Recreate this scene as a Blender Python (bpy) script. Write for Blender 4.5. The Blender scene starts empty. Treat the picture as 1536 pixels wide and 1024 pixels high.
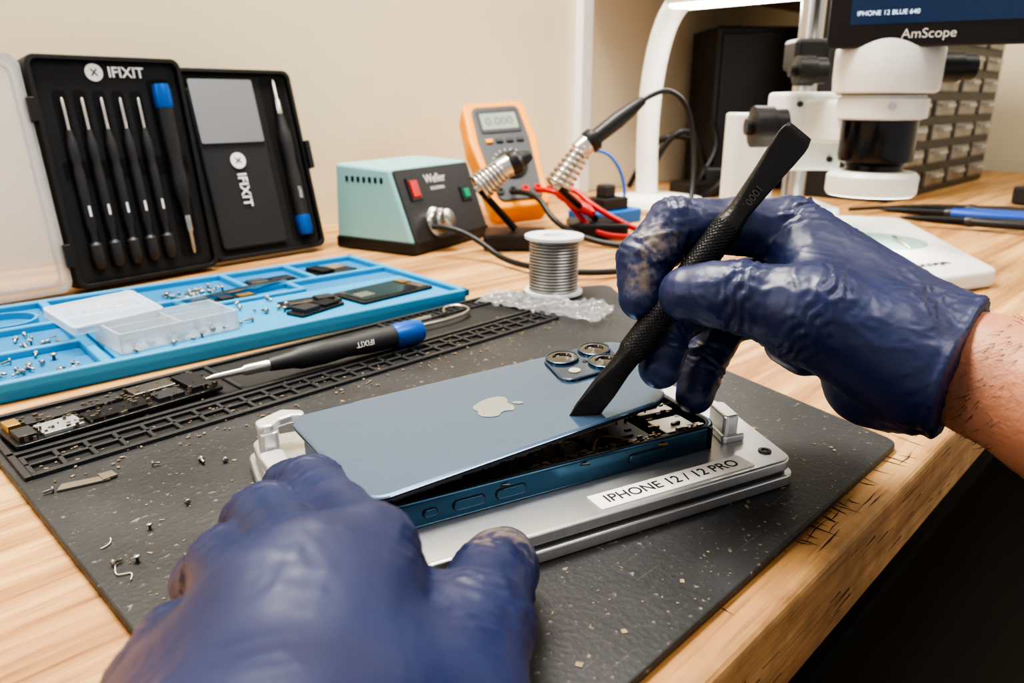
import bpy, bmesh, math, random
import numpy as np
from mathutils import Vector, Matrix, noise
random.seed(7); np.random.seed(7)
SC=bpy.context.scene
mm=0.001
# ---------------------------------------------------------------- helpers
def lin(c):
    c=c/255.
    return c/12.92 if c<=.04045 else ((c+.055)/1.055)**2.4
def rgb(r,g,b): return (lin(r),lin(g),lin(b),1)
def mat(name,col,rough=.5,metal=0,bump=0,bscale=200,var=0,vscale=20,alpha=1,emit=None,estr=0,coat=0,spec=.5,stretch=None,sheen=0):
    m=bpy.data.materials.new(name); m.use_nodes=True
    N=m.node_tree.nodes; L=m.node_tree.links
    p=N['Principled BSDF']
    p.inputs['Base Color'].default_value=col
    p.inputs['Roughness'].default_value=rough
    p.inputs['Metallic'].default_value=metal
    p.inputs['Specular IOR Level'].default_value=spec
    p.inputs['Alpha'].default_value=alpha
    p.inputs['Coat Weight'].default_value=coat
    if sheen: p.inputs['Sheen Weight'].default_value=sheen
    if emit:
        p.inputs['Emission Color'].default_value=emit; p.inputs['Emission Strength'].default_value=estr
    tc=N.new('ShaderNodeTexCoord'); mp=N.new('ShaderNodeMapping')
    L.new(tc.outputs['Object'],mp.inputs['Vector'])
    if stretch: mp.inputs['Scale'].default_value=stretch
    nz=N.new('ShaderNodeTexNoise'); nz.inputs['Scale'].default_value=vscale; nz.inputs['Detail'].default_value=5
    L.new(mp.outputs['Vector'],nz.inputs['Vector'])
    if var:
        mx=N.new('ShaderNodeMix'); mx.data_type='RGBA'
        mx.inputs[6].default_value=tuple(max(0,c*(1-var)) for c in col[:3])+(1,)
        mx.inputs[7].default_value=tuple(min(1,c*(1+var)) for c in col[:3])+(1,)
        L.new(nz.outputs['Fac'],mx.inputs[0]); L.new(mx.outputs[2],p.inputs['Base Color'])
    if bump:
        n2=N.new('ShaderNodeTexNoise'); n2.inputs['Scale'].default_value=bscale; n2.inputs['Detail'].default_value=4
        L.new(mp.outputs['Vector'],n2.inputs['Vector'])
        b=N.new('ShaderNodeBump'); b.inputs['Strength'].default_value=bump; b.inputs['Distance'].default_value=.001
        L.new(n2.outputs['Fac'],b.inputs['Height']); L.new(b.outputs['Normal'],p.inputs['Normal'])
    return m
def link(o,parent=None):
    SC.collection.objects.link(o)
    if parent: o.parent=parent
    return o
def empty(name,loc=(0,0,0),rz=0,M=None):
    e=bpy.data.objects.new(name,None); e.empty_display_size=.01
    SC.collection.objects.link(e)
    if M is not None: e.matrix_world=M
    else:
        e.location=loc; e.rotation_euler=(0,0,rz)
    return e
def mesh(name,vs,fs,m,parent=None,smooth=False,bevel=0,seg=2,fix=True):
    me=bpy.data.meshes.new(name); me.from_pydata([tuple(v) for v in vs],[],fs); me.update()
    if fix:
        bm=bmesh.new(); bm.from_mesh(me); bmesh.ops.recalc_face_normals(bm,faces=bm.faces); bm.to_mesh(me); bm.free()
    if m: me.materials.append(m)
    if smooth: me.polygons.foreach_set('use_smooth',[True]*len(me.polygons))
    o=bpy.data.objects.new(name,me); link(o,parent)
    if bevel:
        b=o.modifiers.new('b','BEVEL'); b.width=bevel; b.segments=seg; b.limit_method='ANGLE'; b.angle_limit=.6
    return o
def box(name,c,s,m,parent=None,bevel=0,rz=0,M=None,seg=2):
    x,y,z=[q/2 for q in s]
    vs=[(-x,-y,-z),(x,-y,-z),(x,y,-z),(-x,y,-z),(-x,-y,z),(x,-y,z),(x,y,z),(-x,y,z)]
    fs=[(0,3,2,1),(4,5,6,7),(0,1,5,4),(1,2,6,5),(2,3,7,6),(3,0,4,7)]
    o=mesh(name,vs,fs,m,parent,bevel=bevel,seg=seg)
    if M is not None: o.matrix_local=M
    else:
        o.location=c; o.rotation_euler=(0,0,rz)
    return o
def rounded(pts,r,n=6):
    out=[];k=len(pts)
    for i in range(k):
        p=Vector(pts[i]);a=Vector(pts[i-1])-p;b=Vector(pts[(i+1)%k])-p
        la,lb=a.length,b.length;a.normalize();b.normalize()
        ang=a.angle(b); d=min(r/math.tan(ang/2),la*.45,lb*.45); rr=d*math.tan(ang/2)
        bis=(a+b).normalized(); c=p+bis*(rr/math.sin(ang/2))
        s=p+a*d-c; e=p+b*d-c
        for j in range(n+1):
            q=s.lerp(e,j/n); q=q.normalized()*rr
            out.append(tuple(c+q))
    return out
def prism(name,pts,z0,z1,m,parent=None,bevel=0,smooth=False,seg=2):
    n=len(pts)
    vs=[(p[0],p[1],z0) for p in pts]+[(p[0],p[1],z1) for p in pts]
    fs=[tuple(range(n-1,-1,-1)),tuple(range(n,2*n))]+[(i,(i+1)%n,n+(i+1)%n,n+i) for i in range(n)]
    return mesh(name,vs,fs,m,parent,bevel=bevel,seg=seg)
def rect(x0,y0,x1,y1): return [(x0,y0),(x1,y0),(x1,y1),(x0,y1)]
def frame(name,outer,inner,z0,z1,m,parent=None,bevel=0):
    n=len(outer); vs=[(p[0],p[1],z) for z in (z0,z1) for q in (outer,inner) for p in q]
    fs=[]
    for i in range(n):
        j=(i+1)%n
        fs+=[(i,j,2*n+j,2*n+i),(n+j,n+i,3*n+i,3*n+j),(2*n+i,2*n+j,3*n+j,3*n+i),(i,n+i,n+j,j)]
    return mesh(name,vs,fs,m,parent,bevel=bevel)
def ortho(p0,p1,hint=(0,0,1)):
    p0=Vector(p0);z=(Vector(p1)-p0).normalized();h=Vector(hint)
    if abs(z.dot(h))>.98:h=Vector((1,0,0))
    x=h.cross(z).normalized();y=z.cross(x)
    M=Matrix((x,y,z)).transposed().to_4x4();M.translation=p0
    return M
def lathe(name,prof,m,parent=None,loc=(0,0,0),M=None,n=32,smooth=True,caps=True):
    vs=[];fs=[]
    for r,z in prof:
        for i in range(n):
            a=2*math.pi*i/n;vs.append((r*math.cos(a),r*math.sin(a),z))
    for k in range(len(prof)-1):
        for i in range(n):
            j=(i+1)%n;fs.append((k*n+i,k*n+j,(k+1)*n+j,(k+1)*n+i))
    if caps:
        fs.append(tuple(range(n-1,-1,-1)));fs.append(tuple((len(prof)-1)*n+i for i in range(n)))
    o=mesh(name,vs,fs,m,parent,fix=False)
    o.data.polygons.foreach_set('use_smooth',[True]*len(o.data.polygons))
    e=o.modifiers.new('es','EDGE_SPLIT');e.split_angle=.7
    if M is not None:o.matrix_local=M
    else:o.location=loc
    return o
def tube(name,pts,r,m,parent=None,cyc=False,res=8,radii=None):
    cu=bpy.data.curves.new(name,'CURVE');cu.dimensions='3D';cu.bevel_depth=r;cu.bevel_resolution=4
    s=cu.splines.new('NURBS');s.points.add(len(pts)-1)
    for i,p in enumerate(pts):
        s.points[i].co=(*p,1)
        if radii:s.points[i].radius=radii[i]
    s.use_endpoint_u=True;s.order_u=3;s.resolution_u=res;s.use_cyclic_u=cyc;cu.use_fill_caps=True
    cu.materials.append(m)
    o=bpy.data.objects.new(name,cu);link(o,parent);return o
def text(name,body,size,m,parent=None,M=None,ext=.00015,align='CENTER',bold=0,spacing=1):
    cu=bpy.data.curves.new(name,'FONT');cu.body=body;cu.size=size;cu.extrude=ext;cu.align_x=align;cu.align_y='CENTER';cu.offset=bold
    cu.space_character=spacing
    cu.materials.append(m);o=bpy.data.objects.new(name,cu);link(o,parent)
    if M is not None:o.matrix_local=M
    return o
def TM(loc,rx=0,ry=0,rz=0):
    return Matrix.Translation(loc)@Matrix.Rotation(rz,4,'Z')@Matrix.Rotation(ry,4,'Y')@Matrix.Rotation(rx,4,'X')
# ---------------------------------------------------------------- frames
BA=math.atan2(.7145,.6997)      # bench runs at this heading
A=Vector((.6997,.7145));B=Vector((-.7145,.6997))
def W(a,b): 
    v=A*a+B*b; return v.x,v.y
# ---------------------------------------------------------------- materials
black=mat('black_plastic',rgb(22,22,24),.42,bump=.15,bscale=600)
black2=mat('black_soft',rgb(40,41,44),.5,bump=.25,bscale=900)
foam=mat('foam',rgb(34,35,38),.9,bump=.4,bscale=1200)
slotm=mat('slot_dark',rgb(8,8,9),.9)
darkm=mat('dark_metal',rgb(34,33,34),.42,.6,bump=.2,bscale=500)
steel=mat('steel',rgb(200,198,194),.26,1)
alu=mat('aluminium',rgb(205,206,207),.30,.85,bump=.10,bscale=300,stretch=(1,12,1),var=.08,vscale=60)
alud=mat('aluminium_dark',rgb(70,71,73),.4,.8)
white=mat('white_plastic',rgb(230,230,227),.4,bump=.05)
whitep=mat('white_print',rgb(235,235,235),.6)
blackp=mat('black_print',rgb(24,24,26),.6)
blue=mat('blue_anodized',rgb(16,88,176),.35,.3)
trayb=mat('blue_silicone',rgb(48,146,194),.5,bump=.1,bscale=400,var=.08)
trayd=mat('blue_silicone_shaded',rgb(32,118,168),.55,var=.08)  # darker copy of the tray silicone, recess shade put into the colour
teal=mat('teal_enamel',rgb(140,190,190),.42,bump=.1,bscale=500)
orange=mat('orange_rubber',rgb(236,150,20),.5,bump=.1)
grey=mat('grey_plastic',rgb(66,68,72),.5)
lcd=mat('lcd',rgb(140,150,140),.2)
red=mat('red_plastic',rgb(186,22,18),.35)
green=mat('green_plastic',rgb(14,145,105),.3)
clear=mat('clear_plastic',rgb(238,242,246),.12,alpha=.30)
clearr=mat('clear_rim',rgb(225,230,234),.12,alpha=.46)
clear2=mat('clear_lid',rgb(215,219,222),.10,alpha=.30)
clear3=mat('clear_lid_rim',rgb(190,195,200),.12,alpha=.6)
gold=mat('gold',rgb(196,160,96),.35,.9)
rubber=mat('cable_black',rgb(20,20,21),.45)
# wood
def woodmat():
    m=bpy.data.materials.new('bench_wood');m.use_nodes=True;N=m.node_tree.nodes;L=m.node_tree.links;p=N['Principled BSDF']
    tc=N.new('ShaderNodeTexCoord');mp=N.new('ShaderNodeMapping');mp.inputs['Scale'].default_value=(1.6,30,30)
    L.new(tc.outputs['Object'],mp.inputs['Vector'])
    n=N.new('ShaderNodeTexNoise');n.inputs['Scale'].default_value=2.2;n.inputs['Detail'].default_value=8;n.inputs['Distortion'].default_value=.6
    L.new(mp.outputs['Vector'],n.inputs['Vector'])
    r=N.new('ShaderNodeValToRGB');e=r.color_ramp.elements
    e[0].position=.34;e[0].color=rgb(150,104,58);e[1].position=.66;e[1].color=rgb(210,168,114)
    x=e.new(.5);x.color=rgb(186,141,90)
    L.new(n.outputs['Fac'],r.inputs['Fac'])
    mp2=N.new('ShaderNodeMapping');mp2.inputs['Scale'].default_value=(14,260,260);L.new(tc.outputs['Object'],mp2.inputs['Vector'])
    n2=N.new('ShaderNodeTexNoise');n2.inputs['Scale'].default_value=2;n2.inputs['Detail'].default_value=3;L.new(mp2.outputs['Vector'],n2.inputs['Vector'])
    r2=N.new('ShaderNodeValToRGB');r2.color_ramp.elements[0].position=.3;r2.color_ramp.elements[0].color=(.45,.35,.26,1);r2.color_ramp.elements[1].position=.47;r2.color_ramp.elements[1].color=(1,1,1,1)
    L.new(n2.outputs['Fac'],r2.inputs['Fac'])
    mx=N.new('ShaderNodeMix');mx.data_type='RGBA';mx.blend_type='MULTIPLY';mx.inputs[0].default_value=.6
    L.new(r.outputs['Color'],mx.inputs[6]);L.new(r2.outputs['Color'],mx.inputs[7])
    sx=N.new('ShaderNodeSeparateXYZ');L.new(tc.outputs['Object'],sx.inputs[0])
    mr=N.new('ShaderNodeMapRange');mr.inputs[1].default_value=-.3995;mr.inputs[2].default_value=-.380;mr.inputs[3].default_value=1.0;mr.inputs[4].default_value=0
    L.new(sx.outputs['Y'],mr.inputs[0])
    n3=N.new('ShaderNodeTexNoise');n3.inputs['Scale'].default_value=70;n3.inputs['Detail'].default_value=6;L.new(tc.outputs['Object'],n3.inputs['Vector'])
    mu_=N.new('ShaderNodeMath');mu_.operation='MULTIPLY';L.new(mr.outputs[0],mu_.inputs[0]);L.new(n3.outputs['Fac'],mu_.inputs[1])
    mg=N.new('ShaderNodeMix');mg.data_type='RGBA';mg.inputs[7].default_value=rgb(104,68,38)
    L.new(mu_.outputs[0],mg.inputs[0]);L.new(mx.outputs[2],mg.inputs[6]);L.new(mg.outputs[2],p.inputs['Base Color'])
    p.inputs['Roughness'].default_value=.5
    b=N.new('ShaderNodeBump');b.inputs['Strength'].default_value=.25;b.inputs['Distance'].default_value=.001
    L.new(n2.outputs['Fac'],b.inputs['Height']);L.new(b.outputs['Normal'],p.inputs['Normal'])
    return m
wood=woodmat()
def matmat():
    m=bpy.data.materials.new('rubber_mat');m.use_nodes=True;N=m.node_tree.nodes;L=m.node_tree.links;p=N['Principled BSDF']
    tc=N.new('ShaderNodeTexCoord')
    n=N.new('ShaderNodeTexNoise');n.inputs['Scale'].default_value=14;n.inputs['Detail'].default_value=6;L.new(tc.outputs['Object'],n.inputs['Vector'])
    r=N.new('ShaderNodeValToRGB');r.color_ramp.elements[0].position=.3;r.color_ramp.elements[0].color=rgb(28,29,31);r.color_ramp.elements[1].position=.75;r.color_ramp.elements[1].color=rgb(54,55,58)
    L.new(n.outputs['Fac'],r.inputs['Fac'])
    v=N.new('ShaderNodeTexNoise');v.inputs['Scale'].default_value=420;v.inputs['Detail'].default_value=2;L.new(tc.outputs['Object'],v.inputs['Vector'])
    r2=N.new('ShaderNodeValToRGB');r2.color_ramp.elements[0].position=.66;r2.color_ramp.elements[0].color=(0,0,0,1);r2.color_ramp.elements[1].position=.75;r2.color_ramp.elements[1].color=(1,1,1,1)
    L.new(v.outputs['Fac'],r2.inputs['Fac'])
    mx=N.new('ShaderNodeMix');mx.data_type='RGBA';mx.inputs[7].default_value=rgb(118,110,98)
    L.new(r2.outputs['Color'],mx.inputs[0]);L.new(r.outputs['Color'],mx.inputs[6]);cur=mx.outputs[2]
    for rot,sc_ in ((.5,(12,420,1)),(1.9,(16,520,1))):
        ms_=N.new('ShaderNodeMapping');ms_.inputs['Rotation'].default_value=(0,0,rot);ms_.inputs['Scale'].default_value=sc_;L.new(tc.outputs['Object'],ms_.inputs['Vector'])
        s=N.new('ShaderNodeTexNoise');s.inputs['Scale'].default_value=2;s.inputs['Detail'].default_value=2;L.new(ms_.outputs['Vector'],s.inputs['Vector'])
        r3=N.new('ShaderNodeValToRGB');r3.color_ramp.elements[0].position=.68;r3.color_ramp.elements[0].color=(0,0,0,1);r3.color_ramp.elements[1].position=.80;r3.color_ramp.elements[1].color=(.6,.6,.6,1)
        L.new(s.outputs['Fac'],r3.inputs['Fac'])
        m3=N.new('ShaderNodeMix');m3.data_type='RGBA';m3.inputs[7].default_value=rgb(96,96,96)
        L.new(r3.outputs['Color'],m3.inputs[0]);L.new(cur,m3.inputs[6]);cur=m3.outputs[2]
    L.new(cur,p.inputs['Base Color'])
    p.inputs['Roughness'].default_value=.5
    b=N.new('ShaderNodeBump');b.inputs['Strength'].default_value=.35;b.inputs['Distance'].default_value=.0006
    L.new(v.outputs['Fac'],b.inputs['Height']);L.new(b.outputs['Normal'],p.inputs['Normal'])
    return m
rmat=matmat()
wallm=mat('wall_paint',rgb(232,221,194),.85,bump=.06,bscale=60,var=.03,vscale=3)
# ---------------------------------------------------------------- room
def bframe(name,a0,b0,z0,a1,b1,z1,m,bevel=0):
    o=box(name,(0,0,0),(a1-a0,b1-b0,z1-z0),m,bevel=bevel)
    x,y=W((a0+a1)/2,(b0+b1)/2);o.location=(x,y,(z0+z1)/2);o.rotation_euler=(0,0,BA);return o
ZF=-.75
bframe('wall_back',-2.2,.88,ZF,2.2,.96,1.75,wallm)
bframe('wall_right',2.2,-1.6,ZF,2.28,.96,1.75,wallm)
floorm=mat('floor_dark',rgb(30,28,27),.6,var=.2,vscale=8)
bframe('floor',-2.2,-1.6,ZF-.05,2.28,.96,ZF,floorm)
bframe('ceiling',-2.2,-1.6,1.75,2.28,.96,1.8,mat('ceiling_white',rgb(235,235,232),.9))
# bench: bench top + legs
bench=empty('workbench',(*W(0,0),0),BA)
box('bench_top',(.4,.4805,-.021),(3.4,.799,.042),wood,bench,bevel=.003,seg=3)
for i,(a,b) in enumerate([(-1.2,.14),(2.0,.14),(-1.2,.8),(2.0,.8),(.62,.80)]):
    box('leg_%d'%i,(a,b,-.395),(.06,.06,.71),black,bench)
box('rail',(.4,.8,-.1),(3.2,.03,.1),black,bench)
box('lower_shelf',(.4,.5,-.5),(3.2,.5,.02),black,bench)
scr=[];sf=[]
def scratch(p,q,w):
    p=Vector(p);q=Vector(q);d=(q-p);n_=Vector((-d.y,d.x,0)).normalized()*w;k=len(scr)
    md_=p.lerp(q,.5)+n_*random.uniform(-3,3)
    scr.extend([p,md_-n_,q,md_+n_]);sf.append((k,k+1,k+2,k+3))
for i in range(36):
    a=random.choice([random.uniform(.25,.36),random.uniform(.19,.46)]);l=random.uniform(.005,.02);b=.0825+random.uniform(.0,.012)
    scratch((a,b,.00012),(a+random.uniform(-.25,.35)*l,b+l,.00012),random.uniform(.0002,.0006))
for i in range(9):
    a=random.uniform(.22,.40);l=random.uniform(.01,.03);b=.084+random.uniform(0,.010)
    scratch((a,b,.00012),(a+l,b+random.uniform(-.05,.05)*l,.00012),random.uniform(.0002,.0004))
for i in range(40):
    a=random.uniform(.17,.5);l=random.uniform(.004,.02);w=random.uniform(.0002,.0005);z=-random.uniform(.003,.034);k=len(scr)
    scr+=[(a,.0809,z),(a+l,.0809,z-.1*l*random.uniform(-1,1)),(a+l,.0809,z-w),(a,.0809,z-w)];sf.append((k,k+1,k+2,k+3))
mesh('edge_scratches',scr,sf,mat('scratch_dark',rgb(70,44,26),.8),bench)
# overhead shelf and wall upright
bframe('wall_shelf',1.08,.60,.362,2.2,.88,.382,mat('shelf_wood',rgb(120,92,66),.6,var=.15,stretch=(2,30,30)))
bframe('trim_1',1.052,.862,0.0005,1.078,.8795,1.745,white)
# ---------------------------------------------------------------- rubber mat (local: X along bench, Y toward user)
MO=Vector((-.274,.345))
M=Matrix.Rotation(BA,4,'Z');M.translation=(MO.x,MO.y,0)
rm=empty('rubber_work_mat',M=M)
def mp(X,D): return (X*mm,-D*mm)
prism('mat_sheet',rounded([mp(0,0),mp(376,-4),mp(468,46),mp(410,120),mp(345,218),mp(308,342),mp(0,342)],.008),.0003,.004,rmat,rm,bevel=.0008)
rim=mat('mat_rib',rgb(42,43,46),.45,bump=.2,bscale=500)
def rib(x0,d0,x1,d1,h=1.6):
    xa,xb=min(x0,x1),max(x0,x1);da,db=min(d0,d1),max(d0,d1)
    ribs.append(((xa+xb)/2*mm,-(da+db)/2*mm,(xb-xa)*mm,(db-da)*mm,h*mm))
ribs=[]
rib(3,2,352,5,2);rib(3,57,352,60,2);rib(3,2,6,88,2);rib(349,2,352,88,2);rib(6,64,350,66.5,2);rib(6,74,350,76,2);rib(6,85,350,88,2)
rib(118,5,121,57);rib(246,5,249,57);rib(252,18,349,20);
for i in range(27): rib(6+i*13,66,8.2+i*13,86,2)
for i in range(15): rib(252+i*6.5,5,253.2+i*6.5,18,1.3)
vs=[];fs=[]
for cx,cy,sx,sy,h in ribs:
    k=len(vs)
    for z in (.0038,.004+h):
        vs+=[(cx-sx/2,cy-sy/2,z),(cx+sx/2,cy-sy/2,z),(cx+sx/2,cy+sy/2,z),(cx-sx/2,cy+sy/2,z)]
    fs+=[(k+4,k+5,k+6,k+7),(k,k+1,k+5,k+4),(k+1,k+2,k+6,k+5),(k+2,k+3,k+7,k+6),(k+3,k,k+4,k+7)]
mesh('mat_ribs',vs,fs,rim,rm,bevel=.0003,seg=1)
dk=mat('mat_recess_shade',rgb(10,10,11),.7)  # near-black sheet on the mat, painting the shade inside the cells
mesh('mat_recess_shade_sheet',[(*mp(6,65),.0041),(*mp(350,65),.0041),(*mp(350,87),.0041),(*mp(6,87),.0041)],[(0,1,2,3)],dk,rm)
mesh('mat_trough_floor',[(*mp(5,4),.0041),(*mp(350,4),.0041),(*mp(350,58),.0041),(*mp(5,58),.0041)],[(0,1,2,3)],mat('mat_trough',rgb(24,25,27),.6),rm)
# ---------------------------------------------------------------- blue tray
tang=math.atan2(.6626,.749)
M=Matrix.Rotation(tang,4,'Z');M.translation=(-.279,.382,0)
tr=empty('silicone_parts_tray',M=M)
TL,TW=326,194
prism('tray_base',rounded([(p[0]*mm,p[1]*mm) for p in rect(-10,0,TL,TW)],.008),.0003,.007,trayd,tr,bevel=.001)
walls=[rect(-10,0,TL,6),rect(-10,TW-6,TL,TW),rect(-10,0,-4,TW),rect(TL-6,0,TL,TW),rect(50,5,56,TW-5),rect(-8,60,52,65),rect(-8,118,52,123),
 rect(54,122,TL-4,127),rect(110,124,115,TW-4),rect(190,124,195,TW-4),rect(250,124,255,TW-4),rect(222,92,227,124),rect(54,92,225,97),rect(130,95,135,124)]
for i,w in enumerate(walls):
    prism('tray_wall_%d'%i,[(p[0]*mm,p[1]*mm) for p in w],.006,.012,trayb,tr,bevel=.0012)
prism('tray_platform',rounded([(p[0]*mm,p[1]*mm) for p in rect(60,10,316,90)],.003),.006,.0095,trayb,tr,bevel=.001)
lathe('tray_ring',[(.021,.007),(.021,.0118),(.019,.0118),(.019,.007)],trayb,tr,(.022,.148,0),caps=False)
# clear plastic screw box
cb=empty('clear_screw_box',M=tr.matrix_world@TM((.064,.016,.0098),rz=.10))
for i,(x0,y0,x1,y1) in enumerate([(0,0,.078,.0015),(0,.0405,.078,.042),(0,0,.0015,.042),(.0765,0,.078,.042),(.039,0,.040,.042),(0,.020,.078,.021)]):
    prism('side_%d'%i,rect(x0,y0,x1,y1),0,.013,clearr,cb)
prism('bottom',rect(0,0,.078,.042),-.0002,.0012,clear,cb)
lm=TM((-.016,.028,.0138),rx=.16,rz=.12)
l=prism('lid',rounded(rect(0,0,.060,.042),.003),0,.0014,clear,cb,bevel=.0003);l.matrix_local=lm
l=frame('lid_rim',rounded(rect(0,0,.060,.042),.003),rounded(rect(.0015,.0015,.0585,.0405),.002),-.004,0.001,clearr,cb);l.matrix_local=lm
def screws(name,pts,mm_,parent,sz=1.0):
    vs=[];fs=[]
    for (x,y,z) in pts:
        a=random.uniform(0,6.28);tilt=random.choice([1.4,1.57,1.5,0]);R=Matrix.Rotation(a,3,'Z')@Matrix.Rotation(tilt,3,'X')
        k0=len(vs);n=8;s=sz*random.uniform(.7,1.25)
        for r,h in [(.0004,-.003),(.0006,-.0026),(.0006,.0005),(.0014,.0006),(.0014,.0011),(.0008,.0014)]:
            for i in range(n):
                v=R@Vector((r*math.cos(6.283*i/n),r*math.sin(6.283*i/n),h))*s;vs.append((x+v.x,y+v.y,z+.0014*sz+v.z))
        for q in range(5):
            for i in range(n):
                j=(i+1)%n;fs.append((k0+q*n+i,k0+q*n+j,k0+(q+1)*n+j,k0+(q+1)*n+i))
        fs.append(tuple(k0+5*n+i for i in range(n)))
    return mesh(name,vs,fs,mm_,parent,smooth=True)
pts=[]
for i in range(36): pts.append((random.gauss(.083,.012),random.gauss(.145,.007),.0075))
for i in range(32): pts.append((random.gauss(.150,.014),random.gauss(.147,.008),.0075))
for i in range(16): pts.append((random.uniform(.0,.046),random.uniform(.01,.056),.0075))
for i in range(12): pts.append((random.uniform(.0,.046),random.uniform(.07,.11),.0075))
for i in range(14): pts.append((random.uniform(.065,.16),random.uniform(.012,.03),.0100))
for i in range(12): pts.append((random.uniform(.14,.21),random.uniform(.03,.085),.0100))
for i in range(18): pts.append((random.uniform(.066,.135),random.uniform(.020,.05),.0112))
screws('tray_screws',pts,mat('screw_steel',rgb(165,162,156),.3,.9,var=.6,vscale=150),tr,1.3)
def module(name,M,w,l,base,parts,parent=None):
    e=empty(name,M=M)
    prism('board',rounded(rect(0,0,w,l),.002),0,.002,base,e,bevel=.0004)
    for i,(x0,y0,x1,y1,h,m) in enumerate(parts):
        prism('part_%d'%i,rounded(rect(x0*w,y0*l,x1*w,y1*l),.0006,3),.0018,.002+h,m,e,bevel=.0002)
    return e
pcbg=mat('pcb_black',rgb(26,28,30),.35,bump=.3,bscale=500)
TMW=tr.matrix_world
module('phone_display_part',TMW@TM((.238,.020,.0098),rz=.12),.072,.042,black,[(.05,.08,.8,.92,.0006,mat('display_glass',rgb(34,37,42),.12)),(.84,.1,.96,.5,.0012,steel),(.84,.6,.96,.9,.0012,gold),(.1,.3,.3,.6,.001,steel)])
module('phone_camera_part',TMW@TM((.186,.018,.0098),rz=.30),.044,.018,black,[(.1,.1,.45,.9,.003,black2),(.55,.1,.9,.9,.002,slotm)])
module('phone_logic_board',TMW@TM((.186,.046,.0098),rz=-.1),.046,.020,pcbg,[(.1,.1,.5,.5,.0015,steel),(.6,.2,.9,.8,.002,black2)])
module('phone_connector_part',TMW@TM((.262,.132,.0078),rz=.2),.042,.032,black,[(.1,.1,.4,.9,.003,slotm),(.5,.3,.9,.8,.002,steel)])
module('phone_flex_part',TMW@TM((.198,.135,.0078),rz=.05),.044,.022,pcbg,[(.05,.2,.4,.8,.002,steel),(.5,.1,.95,.5,.0012,black2)])
module('phone_speaker_part',TMW@TM((.140,.100,.0078),rz=.05),.050,.014,pcbg,[(.05,.2,.3,.8,.002,steel),(.4,.1,.6,.8,.0022,black2),(.7,.2,.95,.8,.0015,gold)])
tw=empty('tweezers',M=TMW@TM((.125,.108,.0125),rz=.2))
for s in (-1,1):
    mesh('arm_%d'%(s+1),[(0,0,0),(.1,s*.0045,0),(.1,s*.001,0),(0,s*.0002,0),(0,0,.0015),(.1,s*.0045,.0015),(.1,s*.001,.0015),(0,s*.0002,.0015)],[(0,1,2,3),(4,5,6,7),(0,1,5,4),(1,2,6,5),(2,3,7,6),(3,0,4,7)],steel,tw)
# ---------------------------------------------------------------- screwdriver builder (axis +Z from tip at 0)
def driver(name,M,parent,L=.145,cap=blue,slim=False):
    e=empty(name)
    if parent:
        e.parent=parent;e.matrix_local=M
    else:e.matrix_world=M
    if slim:
        lathe('blade',[(.0006,0),(.0015,.002),(.0016,.028)],steel,e,n=12)
        lathe('handle',[(.0024,.027),(.0030,.032),(.0044,.038),(.0047,.05),(.0038,.056),(.0045,.062),(.0045,.108),(.0030,.114),(.0030,.122)],black2,e,n=16)
        lathe('knob',[(.003,.1215),(.0054,.124),(.0058,.135),(.005,.142),(.003,.145)],black2,e,n=16)
        box('brand_mark',(0,.0046,.095),(.0018,.0004,.009),whitep,e)
    else:
        lathe('bit',[(.0006,0),(.0018,.004),(.002,.02),(.0032,.022),(.0034,.04)],steel,e,n=12)
        lathe('handle',[(.0038,.036),(.0052,.05),(.0068,.055),(.0072,.07),(.0062,.085),(.0072,.1),(.0074,L-.02)],black2,e,n=24)
        lathe('cap',[(.0076,L-.021),(.0082,L-.018),(.0082,L-.006),(.0070,L)],cap,e,n=24)
        text('brand_mark','IFIXIT',.005,whitep,e,TM((0,.0075,L-.045))@Matrix.Rotation(-math.pi/2,4,'X')@Matrix.Rotation(math.pi/2,4,'Z'))
    return e
# ---------------------------------------------------------------- kit case (open, foam panel of drivers)
def casebox(e,w,h,d=.022):
    M=TM((0,0,0),rx=math.pi/2)
    o=rounded(rect(0,0,w,h),.008);i=rounded(rect(.004,.004,w-.004,h-.004),.006)
    s=prism('shell',o,-d,-.003,black,e,bevel=.0015);s.matrix_local=M
    f=frame('shell_rim',o,i,-.004,.006,black,e,bevel=.0008);f.matrix_local=M
    return M
K1=TM((-.376,.626,.0035),rz=math.atan2(.776,.631))@Matrix.Rotation(math.radians(-8.5),4,'X')
k1=empty('screwdriver_kit_case',M=K1)
w1,h1=.131,.194
MX=casebox(k1,w1,h1,.018)
p=prism('foam_panel',rounded(rect(.0045,.0045,w1-.0045,h1-.0045),.005),-.004,.001,foam,k1);p.matrix_local=MX
xs=[.022,.038,.054,.070,.086]
for i,x in enumerate(xs):
    s=prism('slot_%d'%i,rounded(rect(x-.0055,.014,x+.0055,.166),.004),.0009,.0013,slotm,k1);s.matrix_local=MX  # no cut in the foam: black patch on top paints the slot's shade
    driver('screwdriver_part_%d'%i,TM((x,-.0045,.160),ry=0)@Matrix.Rotation(math.pi,4,'X'),k1,slim=True)
s=prism('slot_5',rounded(rect(.098,.014,.118,.176),.004),.0009,.0013,slotm,k1);s.matrix_local=MX
s=prism('slot_shade_wide',rounded(rect(.012,.092,.122,.108),.003),.0009,.0013,slotm,k1);s.matrix_local=MX  # wide slot is likewise a black patch painted for recess shade
driver('bit_driver_part',TM((.108,-.006,.016)),k1,L=.155)
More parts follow.
